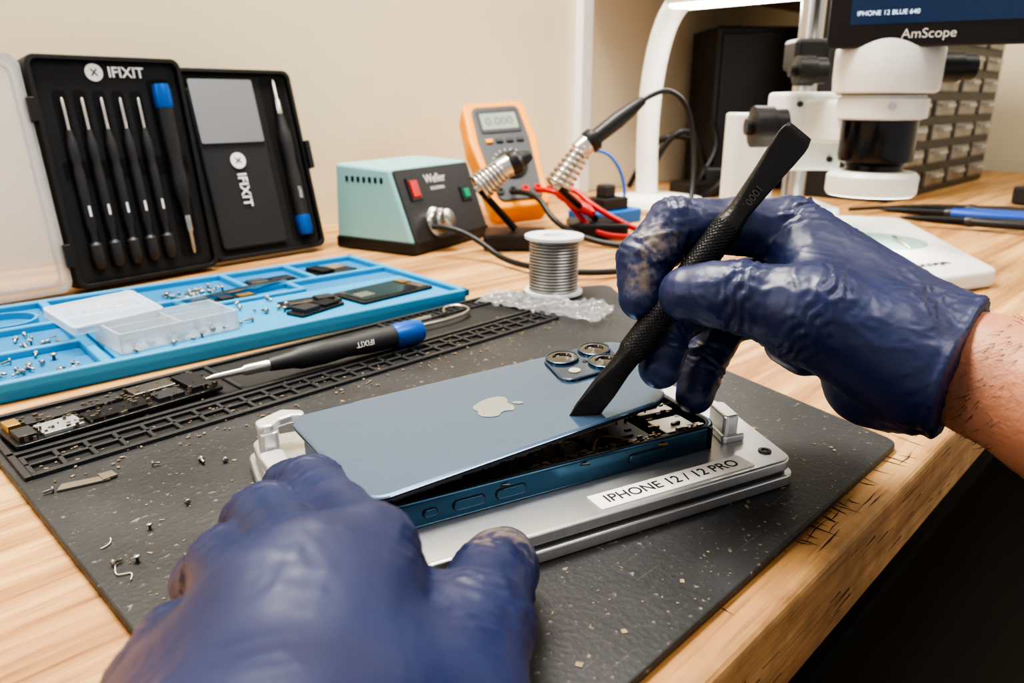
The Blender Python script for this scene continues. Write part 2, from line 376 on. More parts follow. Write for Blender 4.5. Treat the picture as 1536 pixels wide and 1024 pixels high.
def logo(e,x,z,s,rot=0):
    M=TM((x,-.0018,z),rx=math.pi/2)@Matrix.Rotation(rot,4,'Z')
    d=prism('badge',[(s*.62*math.cos(t*.2618),s*.62*math.sin(t*.2618)) for t in range(24)],-.0003,.0003,whitep,e);d.matrix_local=M
    text('badge_x','x',s*1.1,blackp,e,M@TM((0,s*.08,.0004)),ext=.0001)
    text('wordmark','IFIXIT',s*1.05,whitep,e,M@TM((s*.95,0,.0002)),align='LEFT',bold=s*.02)
logo(k1,.054,.181,.012)
for z in (.03,.15): box('hinge_%d'%int(z*100),(-.002,-.002,z),(.006,.012,.02),black,k1,bevel=.001)
k1l=TM((-.003,-.003,0),rz=math.radians(172))
q=prism('clear_lid',rounded(rect(0,0,w1,h1),.010),-.001,.0005,clear2,k1);q.matrix_local=k1l@TM((0,0,0),rx=math.pi/2)
q=frame('clear_lid_rim',rounded(rect(0,0,w1,h1),.010),rounded(rect(.0022,.0022,w1-.0022,h1-.0022),.009),-.001,.018,clear3,k1);q.matrix_local=k1l@TM((0,0,0),rx=math.pi/2)
q=frame('clear_lid_step',rounded(rect(.007,.007,w1-.007,h1-.007),.008),rounded(rect(.009,.009,w1-.009,h1-.009),.007),-.002,.0015,clear3,k1);q.matrix_local=k1l@TM((0,0,0),rx=math.pi/2)
# second case with pouch
K2=TM((-.298,.735,.0045),rz=math.atan2(.74,.67))@Matrix.Rotation(math.radians(-14),4,'X')
k2=empty('tool_pouch_case',M=K2)
w2,h2=.128,.190
MX=casebox(k2,w2,h2,.012)
p=prism('foam_panel',rounded(rect(.0045,.0045,w2-.0045,h2-.0045),.005),-.004,.001,foam,k2);p.matrix_local=MX
fab=mat('pouch_fabric',rgb(42,44,48),.85,bump=.7,bscale=1500)
p=prism('pouch',rounded(rect(.010,.010,.083,.172),.004),.0009,.006,fab,k2,bevel=.002);p.matrix_local=MX
p=prism('steel_card',rounded(rect(.012,.116,.080,.179),.002),.0065,.0075,mat('brushed_card',rgb(158,161,166),.3,.7),k2);p.matrix_local=MX
lg=empty('pouch_logo');lg.parent=k2;lg.matrix_local=TM((0,-.0052,0))
logo(lg,.046,.098,.013,rot=-math.pi/2)
s=prism('slot_r',rounded(rect(.092,.010,.120,.182),.004),.0009,.0013,slotm,k2);s.matrix_local=MX  # slot shade painted as a black patch lying on the foam
driver('bit_driver_part',TM((.106,-.006,.180))@Matrix.Rotation(math.pi,4,'X'),k2,L=.165)
box('latch',(w2+.002,-.004,.10),(.006,.012,.03),black,k2,bevel=.0012)
# ---------------------------------------------------------------- soldering station
ang=math.atan2(.866,.5)
st=empty('soldering_station',(-.105,.789,0),ang)
def extr(name,prof,x0,x1,m,parent,bevel=0):
    n=len(prof);vs=[(x0,y,z) for y,z in prof]+[(x1,y,z) for y,z in prof]
    fs=[tuple(range(n)),tuple(range(2*n-1,n-1,-1))]+[(i,(i+1)%n,n+(i+1)%n,n+i) for i in range(n)]
    return mesh(name,vs,fs,m,parent,bevel=bevel)
extr('housing',[(.001,.012),(.030,.090),(.104,.094),(.108,.012)],0,.150,teal,st,bevel=.003)
extr('base',[(-.001,.001),(-.001,.014),(.109,.014),(.109,.001)],-.001,.151,black,st,bevel=.002)
for k in range(7): box('vent_%d'%k,(-.0001,.040+k*.008,.078),(.0012,.0035,.006),slotm,st)
fa=math.atan2(.078,.029)
FP=Matrix.Translation((0,.001,.012))@Matrix.Rotation(fa,4,'X')
fp=prism('front_panel',rounded(rect(.004,.0,.146,.081),.003),-.001,.0025,black2,st,bevel=.0006);fp.matrix_local=FP
def onfp(o,x,y,z=.0025): o.matrix_local=FP@Matrix.Translation((x,y,z))
o=box('power_switch_bezel',(0,0,0),(.020,.026,.004),black,st,bevel=.001);onfp(o,.028,.058)
o=box('power_switch',(0,0,0),(.014,.019,.007),red,st,bevel=.001);onfp(o,.028,.058)
o=box('indicator_bezel',(0,0,0),(.020,.018,.004),black,st,bevel=.001);onfp(o,.122,.044)
o=box('indicator',(0,0,0),(.011,.011,.008),green,st,bevel=.001);onfp(o,.122,.044)
o=text('brand','Weller',.014,whitep,st);onfp(o,.072,.067,.0027)
o=text('model_text','SOLDERING',.005,whitep,st);onfp(o,.072,.056,.0027)
o=lathe('socket',[(.017,0),(.017,.004),(.013,.005),(.013,.014),(.010,.015),(.010,.022),(.004,.023)],steel,st,n=32);onfp(o,.046,.018)
cab=[(-.084,.790,.032),(-.067,.782,.034),(-.035,.77,.022),(-.01,.745,.006),(.02,.70,.0075),(.06,.675,.0075),(.12,.70,.0045),(.16,.76,.0045),(.205,.86,.03),(.215,.90,.10),(.205,.905,.155),(.18,.90,.172),(.16,.897,.166),(.150,.894,.160)]
tube('soldering_cable',cab,.003,rubber)
# ---------------------------------------------------------------- iron holders and irons
def coil(name,p0,p1,r0,r1,turns,wr,parent,m=steel):
    M=ortho(p0,p1);Lc=(Vector(p1)-Vector(p0)).length;pts=[]
    n=turns*12
    for i in range(n+1):
        t=i/n;r=r0+(r1-r0)*t;a=6.2832*turns*t;pts.append(tuple(M@Vector((r*math.cos(a),r*math.sin(a),Lc*t))))
    return tube(name,pts,wr,m,parent,res=2)
def iron(name,p0,pm,p1,base):
    e=empty(name)
    coil('spring',p0,pm,.015,.010,8,.0019,e)
    M=ortho(pm,p1);Lh=(Vector(p1)-Vector(pm)).length
    lathe('collar',[(.011,-.01),(.012,0),(.012,.008),(.008,.010)],steel,e,M=M,n=24)
    lathe('handle',[(.009,0),(.0135,.006),(.0135,.014),(.009,.018),(.0095,Lh*.55),(.0075,Lh*.8),(.005,Lh)],black,e,M=M,n=24)
    Mt=ortho(p0,pm);lathe('inner_tube',[(.004,-.004),(.005,.01),(.005,.05)],steel,e,M=Mt,n=16)
    tube('stand_arm',[p0,((p0[0]+base[0])/2,(p0[1]+base[1])/2+.02,p0[2]*.6),(base[0],base[1],.02)],.004,darkm,e)
    prism('stand_foot',rounded(rect(base[0]-.036,base[1]-.03,base[0]+.036,base[1]+.03),.006),.0005,.018,black,e,bevel=.003)
    return e
iron('soldering_iron',(.052,.864,.066),(.083,.877,.110),(.150,.894,.160),(.105,.925))
iron('soldering_iron',(-.036,.812,.070),(-.006,.820,.092),(.020,.825,.104),(.004,.846))
# ---------------------------------------------------------------- multimeter
X=Vector((.95,.30,.06)).normalized();U=Vector((-.33,.60,.73));U=(U-X*U.dot(X)).normalized();Nn=X.cross(U)
Mm=Matrix((X,U,Nn)).transposed().to_4x4();Mm.translation=(-.028,.942,.022)
Mm=Mm@Matrix.Scale(.88,4)
mu=empty('multimeter',M=Mm)
hw,hl=.098,.195
ol=rounded([(.006,0),(hw-.006,0),(hw-.002,hl*.35),(hw+.004,hl*.62),(hw,hl),(0,hl),(-.004,hl*.62),(.002,hl*.35)],.012)
prism('holster',ol,-.03,.012,orange,mu,bevel=.005,seg=3)
il=rounded([(.016,.012),(hw-.016,.012),(hw-.012,hl*.35),(hw-.009,hl*.62),(hw-.012,hl-.012),(.012,hl-.012),(.009,hl*.62),(.012,hl*.35)],.010)
prism('face',il,.011,.015,grey,mu,bevel=.0015)
prism('lcd_bezel',rounded(rect(.017,.132,.081,.176),.004),.0148,.0165,black2,mu,bevel=.0005)
prism('lcd',rounded(rect(.021,.138,.077,.168),.002),.016,.0170,lcd,mu)
text('lcd_digits','0.000',.02,mat('lcd_ink',rgb(70,78,70),.5),mu,TM((.049,.152,.0171)))
lathe('dial',[(.024,.0149),(.024,.017),(.021,.019),(.019,.022),(.001,.022)],black2,mu,(.049,.072,0))
box('dial_grip',(.049,.072,.024),(.036,.009,.007),grey,mu,bevel=.002,rz=.6)
for k in range(14):
    a=k*.3+.2;box('dial_mark_%d'%k,(.049+.029*math.cos(a),.072+.029*math.sin(a),.0151),(.003,.001,.0004),whitep,mu,rz=a)
for i in range(4):
    box('button_%d'%i,(.025+i*.016,.117,.016),(.011,.007,.004),orange if i==0 else black2,mu,bevel=.001)
for i in range(4):
    lathe('jack_%d'%i,[(.006,.0149),(.006,.018),(.003,.018),(.003,.016)],red if i>1 else black,mu,(.02+i*.019,.028,0),n=20)
tl=empty('test_leads')
tube('lead_red',[(.032,.955,.052),(.055,.935,.055),(.078,.925,.03),(.10,.895,.006),(.15,.88,.004),(.19,.93,.004),(.24,.97,.004)],.0035,red,tl)
tube('lead_red_b',[(.045,.96,.055),(.075,.95,.058),(.10,.915,.035),(.16,.90,.005),(.22,.90,.004),(.26,.93,.004)],.0035,red,tl)
tube('lead_black',[(.0,.950,.050),(.03,.92,.055),(.05,.88,.02),(.10,.84,.004),(.16,.82,.004),(.24,.87,.004)],.0035,rubber,tl)
M=ortho((.060,.935,.050),(.105,.895,.026));lathe('probe_red',[(.003,-.01),(.007,0),(.007,.045),(.004,.055)],red,tl,M=M,n=16)
M=ortho((.19,.90,.008),(.25,.93,.008));lathe('clip_red',[(.003,0),(.006,.004),(.006,.04),(.003,.05)],red,tl,M=M,n=16)
tc=empty('tip_cleaner_block',(.128,1.030,0),.7)
prism('tray',rounded(rect(-.046,-.03,.046,.03),.008),.0005,.018,mat('blue_plastic',rgb(20,96,165),.4),tc,bevel=.002)
box('sponge_frame',(0,0,.026),(.05,.04,.016),black,tc,bevel=.002);box('knob',(0,.0,.042),(.02,.02,.018),black2,tc,bevel=.003)
tube('blue_wire',[(-.02,.03,.09),(.01,.02,.10),(.03,.0,.07),(.03,-.01,.03),(.025,-.01,.018)],.002,blue,tc)
# ---------------------------------------------------------------- solder spool
sp=empty('solder_spool',(.035,.613,.0056))
spw=mat('spool_white',rgb(222,225,228),.35)
lathe('flange_bottom',[(.008,0),(.0245,0),(.0245,.002),(.018,.0026)],spw,sp)
lathe('flange_top',[(.018,.0454),(.0245,.046),(.0245,.0484),(.010,.0484),(.009,.044),(.004,.044)],spw,sp)
pr=[]
for i in range(17):
    z=.0026+i*.00252
    pr+=[(.0186,z),(.0203,z+.0005),(.0208,z+.00126),(.0203,z+.0020),(.0186,z+.00245)]
lathe('solder_wire',pr,mat('solder',rgb(165,165,165),.32,.9,var=.2,vscale=90),sp,n=40)
# ---------------------------------------------------------------- plastic bag
bv=[];bfc=[];nx,ny=54,38
cor=[Vector((-.030,.570)),Vector((.062,.512)),Vector((.080,.556)),Vector((-.012,.612))]
for j in range(ny):
    for i in range(nx):
        s,t=i/(nx-1),j/(ny-1)
        p=cor[0].lerp(cor[1],s).lerp(cor[3].lerp(cor[2],s),t)
        z=.0068+.005*abs(noise.noise(Vector((p.x*70,p.y*70,0))))+.006*abs(noise.noise(Vector((p.x*180,p.y*120,3))))
        dd=(Vector((p.x,p.y))-Vector((.035,.613))).length
        if dd<.03: z=min(z,.0054)
        bv.append((p.x+.003*noise.noise(Vector((s*5,t*5,1))),p.y+.003*noise.noise(Vector((s*5,t*5,9))),z))
for j in range(ny-1):
    for i in range(nx-1):
        k=j*nx+i;bfc.append((k,k+1,k+nx+1,k+nx))
mesh('plastic_bag',bv,bfc,mat('bag_film',rgb(205,208,212),.08,alpha=.26,spec=1.0))
# ---------------------------------------------------------------- things lying in the mat trough
TMM=rm.matrix_world
pb=module('salvaged_phone_board',TMM@TM((.008,-.057,.0062),rz=.06),.102,.032,pcbg,[
 (.02,.1,.1,.5,.003,black2),(.12,.08,.3,.55,.0015,mat('foil_label',rgb(170,172,176),.35,.5)),(.1,.62,.55,.95,.002,black2),(.32,.08,.62,.5,.0016,slotm),(.6,.55,.82,.95,.0026,steel),(.66,.1,.8,.45,.0022,black2),(.84,.1,.96,.9,.003,alud),(.02,.6,.08,.9,.0035,gold)])
vs=[];fs=[]
for i in range(200):
    x=random.uniform(.002,.1);y=random.uniform(.001,.031);w=random.uniform(.0006,.0022);h=random.uniform(.0004,.0012);z=.004+random.uniform(-.0018,.0006);k=len(vs)
    for zz in (z-.002,z+h): vs+=[(x,y,zz),(x+w,y,zz),(x+w,y+w*.6,zz),(x,y+w*.6,zz)]
    fs+=[(k+4,k+5,k+6,k+7),(k,k+1,k+5,k+4),(k+1,k+2,k+6,k+5),(k+2,k+3,k+7,k+6),(k+3,k,k+4,k+7)]
mesh('chips',vs,fs,mat('chip_mix',rgb(120,112,98),.4,.5,var=.9,vscale=400),pb)
P0=Vector((-.168,.382,.0145));P1=Vector((-.061,.473,.0145))
driver('precision_screwdriver',ortho(P0,P1,(.6,-.7,.3)),None,L=(P1-P0).length)
hk=empty('metal_pick')
tube('pick_rod',[(-.10,.47,.0085),(-.07,.50,.0085),(-.045,.52,.0085),(-.03,.545,.0085),(-.04,.56,.0085),(-.055,.553,.0085),(-.05,.535,.0085)],.0013,steel,hk)
tube('pick_rod_b',[(-.095,.478,.0085),(-.08,.505,.0085),(-.06,.525,.0085)],.002,steel,hk)
vs=[];fs=[]
def chip(x,y,z,w,h,a,t=.0005):
    k=len(vs);c,s=math.cos(a),math.sin(a)
    for zz in (z,z+t):
        for dx,dy in ((-w,-h),(w,-h),(w,h*.7),(-w*.8,h)): vs.append((x+dx*c-dy*s,y+dx*s+dy*c,zz))
    fs.extend([(k+4,k+5,k+6,k+7),(k,k+1,k+5,k+4),(k+1,k+2,k+6,k+5),(k+2,k+3,k+7,k+6),(k+3,k,k+4,k+7)])
for i in range(430):
    X_=random.uniform(5,300)*mm;D_=random.uniform(90,338)*mm
    q=TMM@Vector((X_,-D_,0));s=random.choice([random.uniform(.00015,.0004),random.uniform(.0002,.0005),random.uniform(.0004,.0012)]);chip(q.x,q.y,.004,s,s*random.uniform(.2,1),random.uniform(0,3),.0003)
for i in range(300):
    X_=random.uniform(5,345)*mm;D_=random.uniform(52,104)*mm
    q=TMM@Vector((X_,-D_,0));s=random.uniform(.0003,.001);chip(q.x,q.y,.0042,s,s*.6,random.uniform(0,3))
deb=mesh('mat_debris',vs,fs,mat('crumb',rgb(142,124,96),.7,var=.6,vscale=300))
sc_pts=[]
for i in range(16):
    q=TMM@Vector((random.uniform(5,120)*mm,-random.uniform(92,330)*mm,0));sc_pts.append((q.x,q.y,.0042))
screws('loose_screws',sc_pts,bpy.data.materials['screw_steel'],None,.9)
vs=[];fs=[]
chip(-.183,.284,.0042,.010,.0028,.55,.0008);chip(-.176,.290,.0045,.003,.0035,.9,.0009)
mesh('loose_shield_plate',vs,fs,mat('shield',rgb(150,142,130),.35,.8))
fib=mat('fibre',rgb(210,195,170),.6)
tube('curled_hair',[(-.140,.226,.0045),(-.137,.219,.0045),(-.134,.2195,.0046),(-.131,.221,.0045),(-.130,.2165,.0045)],.00025,fib).data.bevel_resolution=2
tube('curled_hair',[(-.150,.242,.0045),(-.147,.238,.0045),(-.150,.235,.0045)],.00025,fib)
# ---------------------------------------------------------------- repair fixture
fx=empty('aluminium_repair_fixture')
up=[(-.061,.190),(.119,.284),(.105,.345),(.070,.388),(-.117,.304)]
cen=Vector((.02,.29))
lo=[tuple(cen+(Vector(p)-cen)*1.018) for p in up];mid=[tuple(cen+(Vector(p)-cen)*.985) for p in up]
prism('lower_plate',rounded(lo,.007),.0042,.0092,alu,fx,bevel=.0007)
prism('gap_plate',rounded(mid,.006),.0090,.0112,alud,fx)
prism('upper_plate',rounded(up,.007),.011,.016,alu,fx,bevel=.0009,seg=3)
cl=mat('clamp_aluminium',rgb(222,222,222),.32,.6)
prism('clamp_left_hook',rounded([(-.1095,.2905),(-.1055,.2835),(-.1005,.2865),(-.0995,.2925),(-.0960,.2965),(-.0900,.2975),(-.0920,.3030),(-.1020,.3035)],.003),.0265,.0305,cl,fx,bevel=.0012,seg=3)
prism('clamp_left_post',rounded([(-.1085,.2895),(-.1045,.2830),(-.0985,.2870),(-.1015,.2965),(-.1065,.2960)],.002),.0158,.027,cl,fx,bevel=.0008)
prism('clamp_left_foot',rounded([(-.1060,.2800),(-.0960,.2650),(-.0880,.2690),(-.0970,.2860)],.003),.0158,.0205,cl,fx,bevel=.001)
prism('clamp_right',rounded([(.0935,.2995),(.1005,.3025),(.0975,.3190),(.0905,.3160)],.002),.0158,.0280,cl,fx,bevel=.001)
prism('clamp_right_foot',rounded([(.0925,.2970),(.1035,.3015),(.0995,.3280),(.0885,.3230)],.002),.0158,.0195,cl,fx,bevel=.001)
for i,(x,y) in enumerate([(.109,.291),(.103,.335)]):
    lathe('screw_%d'%i,[(.0028,.0158),(.0028,.0165),(.0015,.0166),(.0015,.0155)],alud,fx,(x,y,0),n=20)
la=math.atan2(.094,.180)
LM=TM((.0645,.2645,.0161),rz=la)
p=prism('label',rounded(rect(-.038,-.0052,.038,.0052),.0005),0,.0003,mat('label_paper',rgb(232,230,226),.6),fx);p.matrix_local=LM
text('label_text','IPHONE 12 / 12 PRO',.0074,blackp,fx,LM@TM((0,0,.0004)),ext=.00003,bold=.00006)
# ---------------------------------------------------------------- phone
ph=empty('smartphone')
def bil(c,s,t):
    c=[Vector(x) for x in c]
    return c[0].lerp(c[3],s).lerp(c[1].lerp(c[2],s),t)
BC=[(-.094,.295),(-.045,.2235),(.0910,.2960),(.062,.356)]   # far-left, near-left, near-right, far-right
def rq(ins=0,r=.010,n=8):
    c=Vector((0,0))
    for p_ in BC:c+=Vector(p_)/4
    pts=[]
    for p_ in BC:
        d=(Vector(p_)-c);pts.append(tuple(c+d*(1-ins)))
    return rounded(pts,r,n)
bodym=mat('phone_frame_blue',rgb(56,86,110),.24,.85)
frame('body_frame',rq(0),rq(.045,.008),.0162,.0264,bodym,ph,bevel=.0010)
prism('body_floor',rq(.03,.008),.0165,.0195,slotm,ph)
frame('gasket',rq(.025,.009),rq(.05,.007),.0255,.0267,mat('gasket_black',rgb(14,14,16),.5),ph)
def BP(s,t): 
    v=bil([(*q,0) for q in BC],s,t);return v
def inner(name,s0,t0,s1,t1,z,m,n=1,bev=.0003):
    pts=[BP(s0,t0),BP(s1,t0),BP(s1,t1),BP(s0,t1)]
    return prism(name,rounded([(v.x,v.y) for v in pts],.001,3),.0190,z,m,ph,bevel=bev)
batt=mat('battery_black',rgb(16,17,19),.35)
inner('battery',.12,.12,.60,.62,.0238,batt)
inner('taptic',.08,.68,.3,.92,.0232,alud)
inner('logic_shield',.63,.10,.82,.50,.0245,mat('shield_grey',rgb(92,90,86),.4,.7))
ss_=mat('silver_shield',rgb(160,156,148),.35,.8)
inner('camera_shield',.84,.70,.95,.90,.0246,ss_)
inner('camera_bracket',.84,.34,.96,.62,.0250,ss_)
inner('midboard',.32,.68,.60,.93,.0236,pcbg)
inner('speaker',.62,.55,.80,.90,.0240,batt)
inner('chip_a',.70,.66,.76,.82,.0246,mat('ic_dark',rgb(44,44,48),.3))
cmix=[mat('comp_bronze',rgb(120,88,48),.35,.8),mat('comp_silver',rgb(170,166,158),.3,.9),mat('comp_dark',rgb(30,30,32),.4)]
for ci in range(3):
    vs=[];fs=[]
    for i in range(140):
        s=random.uniform(.04,.96);t=random.choice([random.uniform(.90,.955),random.uniform(.88,.955),random.uniform(.5,.94)])
        if ci==1 and s<.4: continue
        v=BP(s,t);w=random.uniform(.0004,.0017);k=len(vs);z=.0238+random.uniform(0,.0022);a=.48
        for zz in (z-.003,z):
            for dx,dy in ((-w,-w*.4),(w,-w*.4),(w,w*.4),(-w,w*.4)): vs.append((v.x+dx*math.cos(a)-dy*math.sin(a),v.y+dx*math.sin(a)+dy*math.cos(a),zz))
        fs+=[(k+4,k+5,k+6,k+7),(k,k+1,k+5,k+4),(k+1,k+2,k+6,k+5),(k+2,k+3,k+7,k+6),(k+3,k,k+4,k+7)]
    mesh('internal_components_%d'%ci,vs,fs,cmix[ci],ph)
for i,(s0,s1) in enumerate([(.35,.55),(.60,.80),(.15,.32)]):
    pts=[]
    for k in range(7):
        v=BP(s0+(s1-s0)*k/6,.9-.12*math.sin(k*.8));pts.append((v.x,v.y,.0250+.0008*math.sin(k)))
    tube('flex_%d'%i,pts,.0005,cmix[0] if i==1 else black,ph)
nd=(Vector(BC[2])-Vector(BC[1]));nl=nd.length;nd.normalize();nn=Vector((nd.y,-nd.x))
na=math.atan2(nd.y,nd.x)
bodyd=mat('phone_button_groove',rgb(6,12,20),.5)
for nm_,s0,ln,h in [('mute_switch',.075,.0052,.0026),('volume_up',.150,.0125,.0036),('volume_down',.262,.0125,.0036),('side_button',.655,.0180,.0036)]:
    c=Vector(BC[1])+nd*(s0*nl+ln/2+.004)
    Mb=Matrix.Translation((c.x,c.y,.0212))@Matrix.Rotation(na,4,'Z')@Matrix.Rotation(math.pi/2,4,'X')
    ob=prism(nm_+'_groove',rounded(rect(-ln/2-.0004,-h/2-.0004,ln/2+.0004,h/2+.0004),.0020),-.0002,.00022,bodyd,ph);ob.matrix_local=Mb
    ob=prism(nm_,rounded(rect(-ln/2,-h/2,ln/2,h/2),.0017),-.0002,.0007,bodym,ph,bevel=.0003);ob.matrix_local=Mb
for s in (.03,.96):
    c=Vector(BC[1])+nd*(s*nl);box('antenna_%d'%int(s*100),(c.x,c.y,.0212),(.0011,.0012,.0098),black,ph,rz=na)
CC=[(-.0955,.2885,.0325),(-.0490,.2218,.0300),(.0670,.2918,.0400),(.0545,.3620,.0440)]
def CP(s,t,h=0):
    v=Vector(bil(CC,s,t));v.z+=h;return v
def quadpts(ins,r,n=8):
    LS,LT=.160,.078
    P=rounded(rect(ins,ins,LS-ins,LT-ins),r,n)
    return [(x/LS,y/LT) for x,y in P]
cvm=mat('phone_back_blue',rgb(86,112,140),.18,.55,coat=.6)
edge_m=mat('phone_back_edge',rgb(20,30,44),.25,.6)
def cover_layer(name,rings,m,cap0=True,cap1=True):
    vs=[];fs=[];n=None
    for ins,r,h in rings:
        q=quadpts(ins,r);n=len(q)
        for s,t in q: vs.append(CP(s,t,h))
    for k in range(len(rings)-1):
        for i in range(n):
            j=(i+1)%n;fs.append((k*n+i,k*n+j,(k+1)*n+j,(k+1)*n+i))
    if cap0:fs.append(tuple(range(n-1,-1,-1)))
    if cap1:fs.append(tuple((len(rings)-1)*n+i for i in range(n)))
    return mesh(name,vs,fs,m,ph)
cover_layer('back_cover_edge',[(.0012,.009,-.0018),(.0002,.010,-.0016),(0,.010,-.0006),(.0001,.010,-.0001)],edge_m)
cover_layer('back_cover_glass',[(.0001,.010,-.0001),(.0006,.0098,.0003),(.0016,.009,.0005)],cvm,cap0=False)
vs=[];fs=[]
for i in range(110):
    s=random.uniform(.02,.98);v=CP(s,.985,-.0018);k=len(vs);w=random.uniform(.001,.005);d=random.uniform(.0004,.0016)
    dr=(CP(1,1)-CP(0,1)).normalized()
    vs+=[v,v+dr*w,v+dr*w*.8-Vector((0,0,d)),v-Vector((0,0,d*.6))];fs.append((k,k+1,k+2,k+3))
mesh('adhesive_residue',vs,fs,mat('adhesive',rgb(66,54,42),.5,var=.7,vscale=300),ph)
ap=[(0,.35),(.16,.44),(.34,.43),(.48,.33),(.41,.24),(.375,.10),(.41,-.04),(.54,-.14),(.47,-.36),(.32,-.56),(.16,-.6),(0,-.54),(-.16,-.6),(-.33,-.55),(-.48,-.28),(-.55,.03),(-.49,.30),(-.33,.44),(-.14,.43)]
leaf=[(0,.46),(.03,.62),(.13,.74),(.25,.79),(.23,.64),(.13,.51)]
chrome=mat('logo_mirror',rgb(205,214,222),.12,.95)
for nm_,pl_ in (('logo_body',ap),('logo_leaf',leaf)):
    pr_=rounded(pl_,.12,3)
    L_=.0165
    P_=[CP(.492+y*L_/.160,.50+x*L_/.078,.00056) for x,y in pr_];Q_=[v+Vector((0,0,.00012)) for v in P_]
    n=len(P_);mesh(nm_,P_+Q_,[tuple(range(n-1,-1,-1)),tuple(range(n,2*n))]+[(i,(i+1)%n,n+(i+1)%n,n+i) for i in range(n)],chrome,ph)
def cq(s0,t0,s1,t1,r,h,n=6):
    LS,LT=.160,.078
    return [CP(x/LS,y/LT,h) for x,y in rounded(rect(s0*LS,t0*LT,s1*LS,t1*LT),r,n)]
R0=cq(.720,.035,.945,.475,.008,.0004);R1=cq(.722,.039,.943,.471,.0078,.0016);R2=cq(.728,.05,.937,.46,.007,.0019)
n=len(R0);vs=R0+R1+R2
fs=[(k*n+i,k*n+(i+1)%n,(k+1)*n+(i+1)%n,(k+1)*n+i) for k in range(2) for i in range(n)]+[tuple(2*n+i for i in range(n))]
mesh('camera_bump',vs,fs,mat('bump_glass',rgb(34,58,84),.2,.4,coat=.6),ph)
lens=mat('lens_glass',rgb(6,7,9),.05,coat=1)
lring=mat('lens_ring',rgb(78,98,118),.25,.95)
nrm=(CP(1,.5)-CP(0,.5)).cross(CP(.5,0)-CP(.5,1)).normalized()
if nrm.z<0:nrm=-nrm
for i,(s,t) in enumerate([(.776,.15),(.888,.14),(.888,.355)]):
    c=CP(s,t,.0018);Mx=ortho(c,c+nrm)
    lathe('lens_ring_%d'%i,[(.0080,0),(.0080,.0012),(.0076,.0014),(.0069,.0013),(.0068,.0006)],lring,ph,M=Mx,caps=False)
    lathe('lens_black_%d'%i,[(.0070,.0),(.0070,.0011),(.0046,.0012),(.0042,.0004),(.001,.0006)],lens,ph,M=Mx)
for i,(s,t,r) in enumerate([(.78,.36,.0028),(.833,.27,.0012)]):
    c=CP(s,t,.0018);lathe('flash_%d'%i,[(r,0),(r,.0004),(r*.5,.0006)],mat('flash_%d'%i,rgb(170,165,140) if i==0 else rgb(20,20,20),.3),ph,M=ortho(c,c+nrm),n=20)
# ---------------------------------------------------------------- spudger
S0=Vector((.0245,.2790,.0312));S1=Vector((.1111,.2954,.1503));ax=(S1-S0).normalized()
wd=ax.cross(Vector((0,1,0))).normalized();td=ax.cross(wd)
sec=[(0,3.6,.4),(2,4.4,.6),(10,5.4,1.2),(22,5.4,2.4),(32,4.8,4.2),(38,4.9,4.8),(40,5.6,5.6)]
kn0,kn1=41,102
sec2=[(103,5.6,5.6),(105,5.0,5.0),(109,4.4,4.0),(116,4.6,3.2),(126,5.4,2.4),(134,6.3,1.7),(141,6.8,1.2),(143.5,6.6,1.0),(146.4,5.6,.6)]
allsec=[(s,w,h,0) for s,w,h in sec]
NK=190
for i in range(NK): allsec.append((kn0+(kn1-kn0)*i/(NK-1),5.8,5.8,1))
allsec+=[(s,w,h,0) for s,w,h in sec2]
ns=80;vs=[];fs=[]
for s,w,h,k in allsec:
    for i in range(ns):
        a=6.28318*i/ns;ca,sa=math.cos(a),math.sin(a)
        if k: 
            q=.65*(abs(math.sin(10*a+s*1.9))*abs(math.sin(10*a-s*1.9)))**.5;ww=w-.5+q;hh=h-.5+q;x,y=ww*ca,hh*sa
        else:
            ex=.62 if h<w*.8 else 1;x=w*math.copysign(abs(ca)**ex,ca);y=h*math.copysign(abs(sa)**ex,sa)
        vs.append(S0+ax*(s*mm)+wd*(x*mm)+td*(y*mm))
for k in range(len(allsec)-1):
    for i in range(ns):
        j=(i+1)%ns;fs.append((k*ns+i,k*ns+j,(k+1)*ns+j,(k+1)*ns+i))
fs.append(tuple(range(ns-1,-1,-1)));fs.append(tuple((len(allsec)-1)*ns+i for i in range(ns)))
spg=empty('metal_spudger')
mesh('shaft',vs,fs,mat('spudger_black',rgb(42,41,42),.36,.6,bump=.25,bscale=900,var=.25,vscale=120),spg,smooth=True)
fn=td if td.y<0 else -td
xx=ax;zz=fn;yy=zz.cross(xx)
Mt=Matrix((xx,yy,zz)).transposed().to_4x4();Mt.translation=S0+ax*.1155+fn*.0034
text('etched_mark','50001',.0042,mat('etch',rgb(78,76,73),.5),spg,Mt,ext=.0002)
# ---------------------------------------------------------------- SDF hands
def cone(P,a,b,ra,rb):
    a=np.array(a,np.float32)*mm;b=np.array(b,np.float32)*mm;ba=b-a;L2=float(ba@ba)
    pa=[P[i]-a[i] for i in range(3)]
    t=np.clip((pa[0]*ba[0]+pa[1]*ba[1]+pa[2]*ba[2])/L2,0,1)
    d=np.sqrt((pa[0]-ba[0]*t)**2+(pa[1]-ba[1]*t)**2+(pa[2]-ba[2]*t)**2)
    return d-(ra+(rb-ra)*t)*mm
def smin(a,b,k):
    k*=mm;h=np.maximum(k-np.abs(a-b),0)/k
    return np.minimum(a,b)-h*h*k*.25
def chain(P,pts,k,waist=0):
    d=None
    if waist:
        q=[pts[0]]
        for (a,ra),(b,rb) in zip(pts[:-1],pts[1:]):
            q.append((tuple((a[i]+b[i])/2 for i in range(3)),(ra+rb)/2*(1-waist)));q.append((b,rb))
        pts=q
    for (a,ra),(b,rb) in zip(pts[:-1],pts[1:]):
        c=cone(P,a,b,ra,rb);d=c if d is None else smin(d,c,k)
    return d
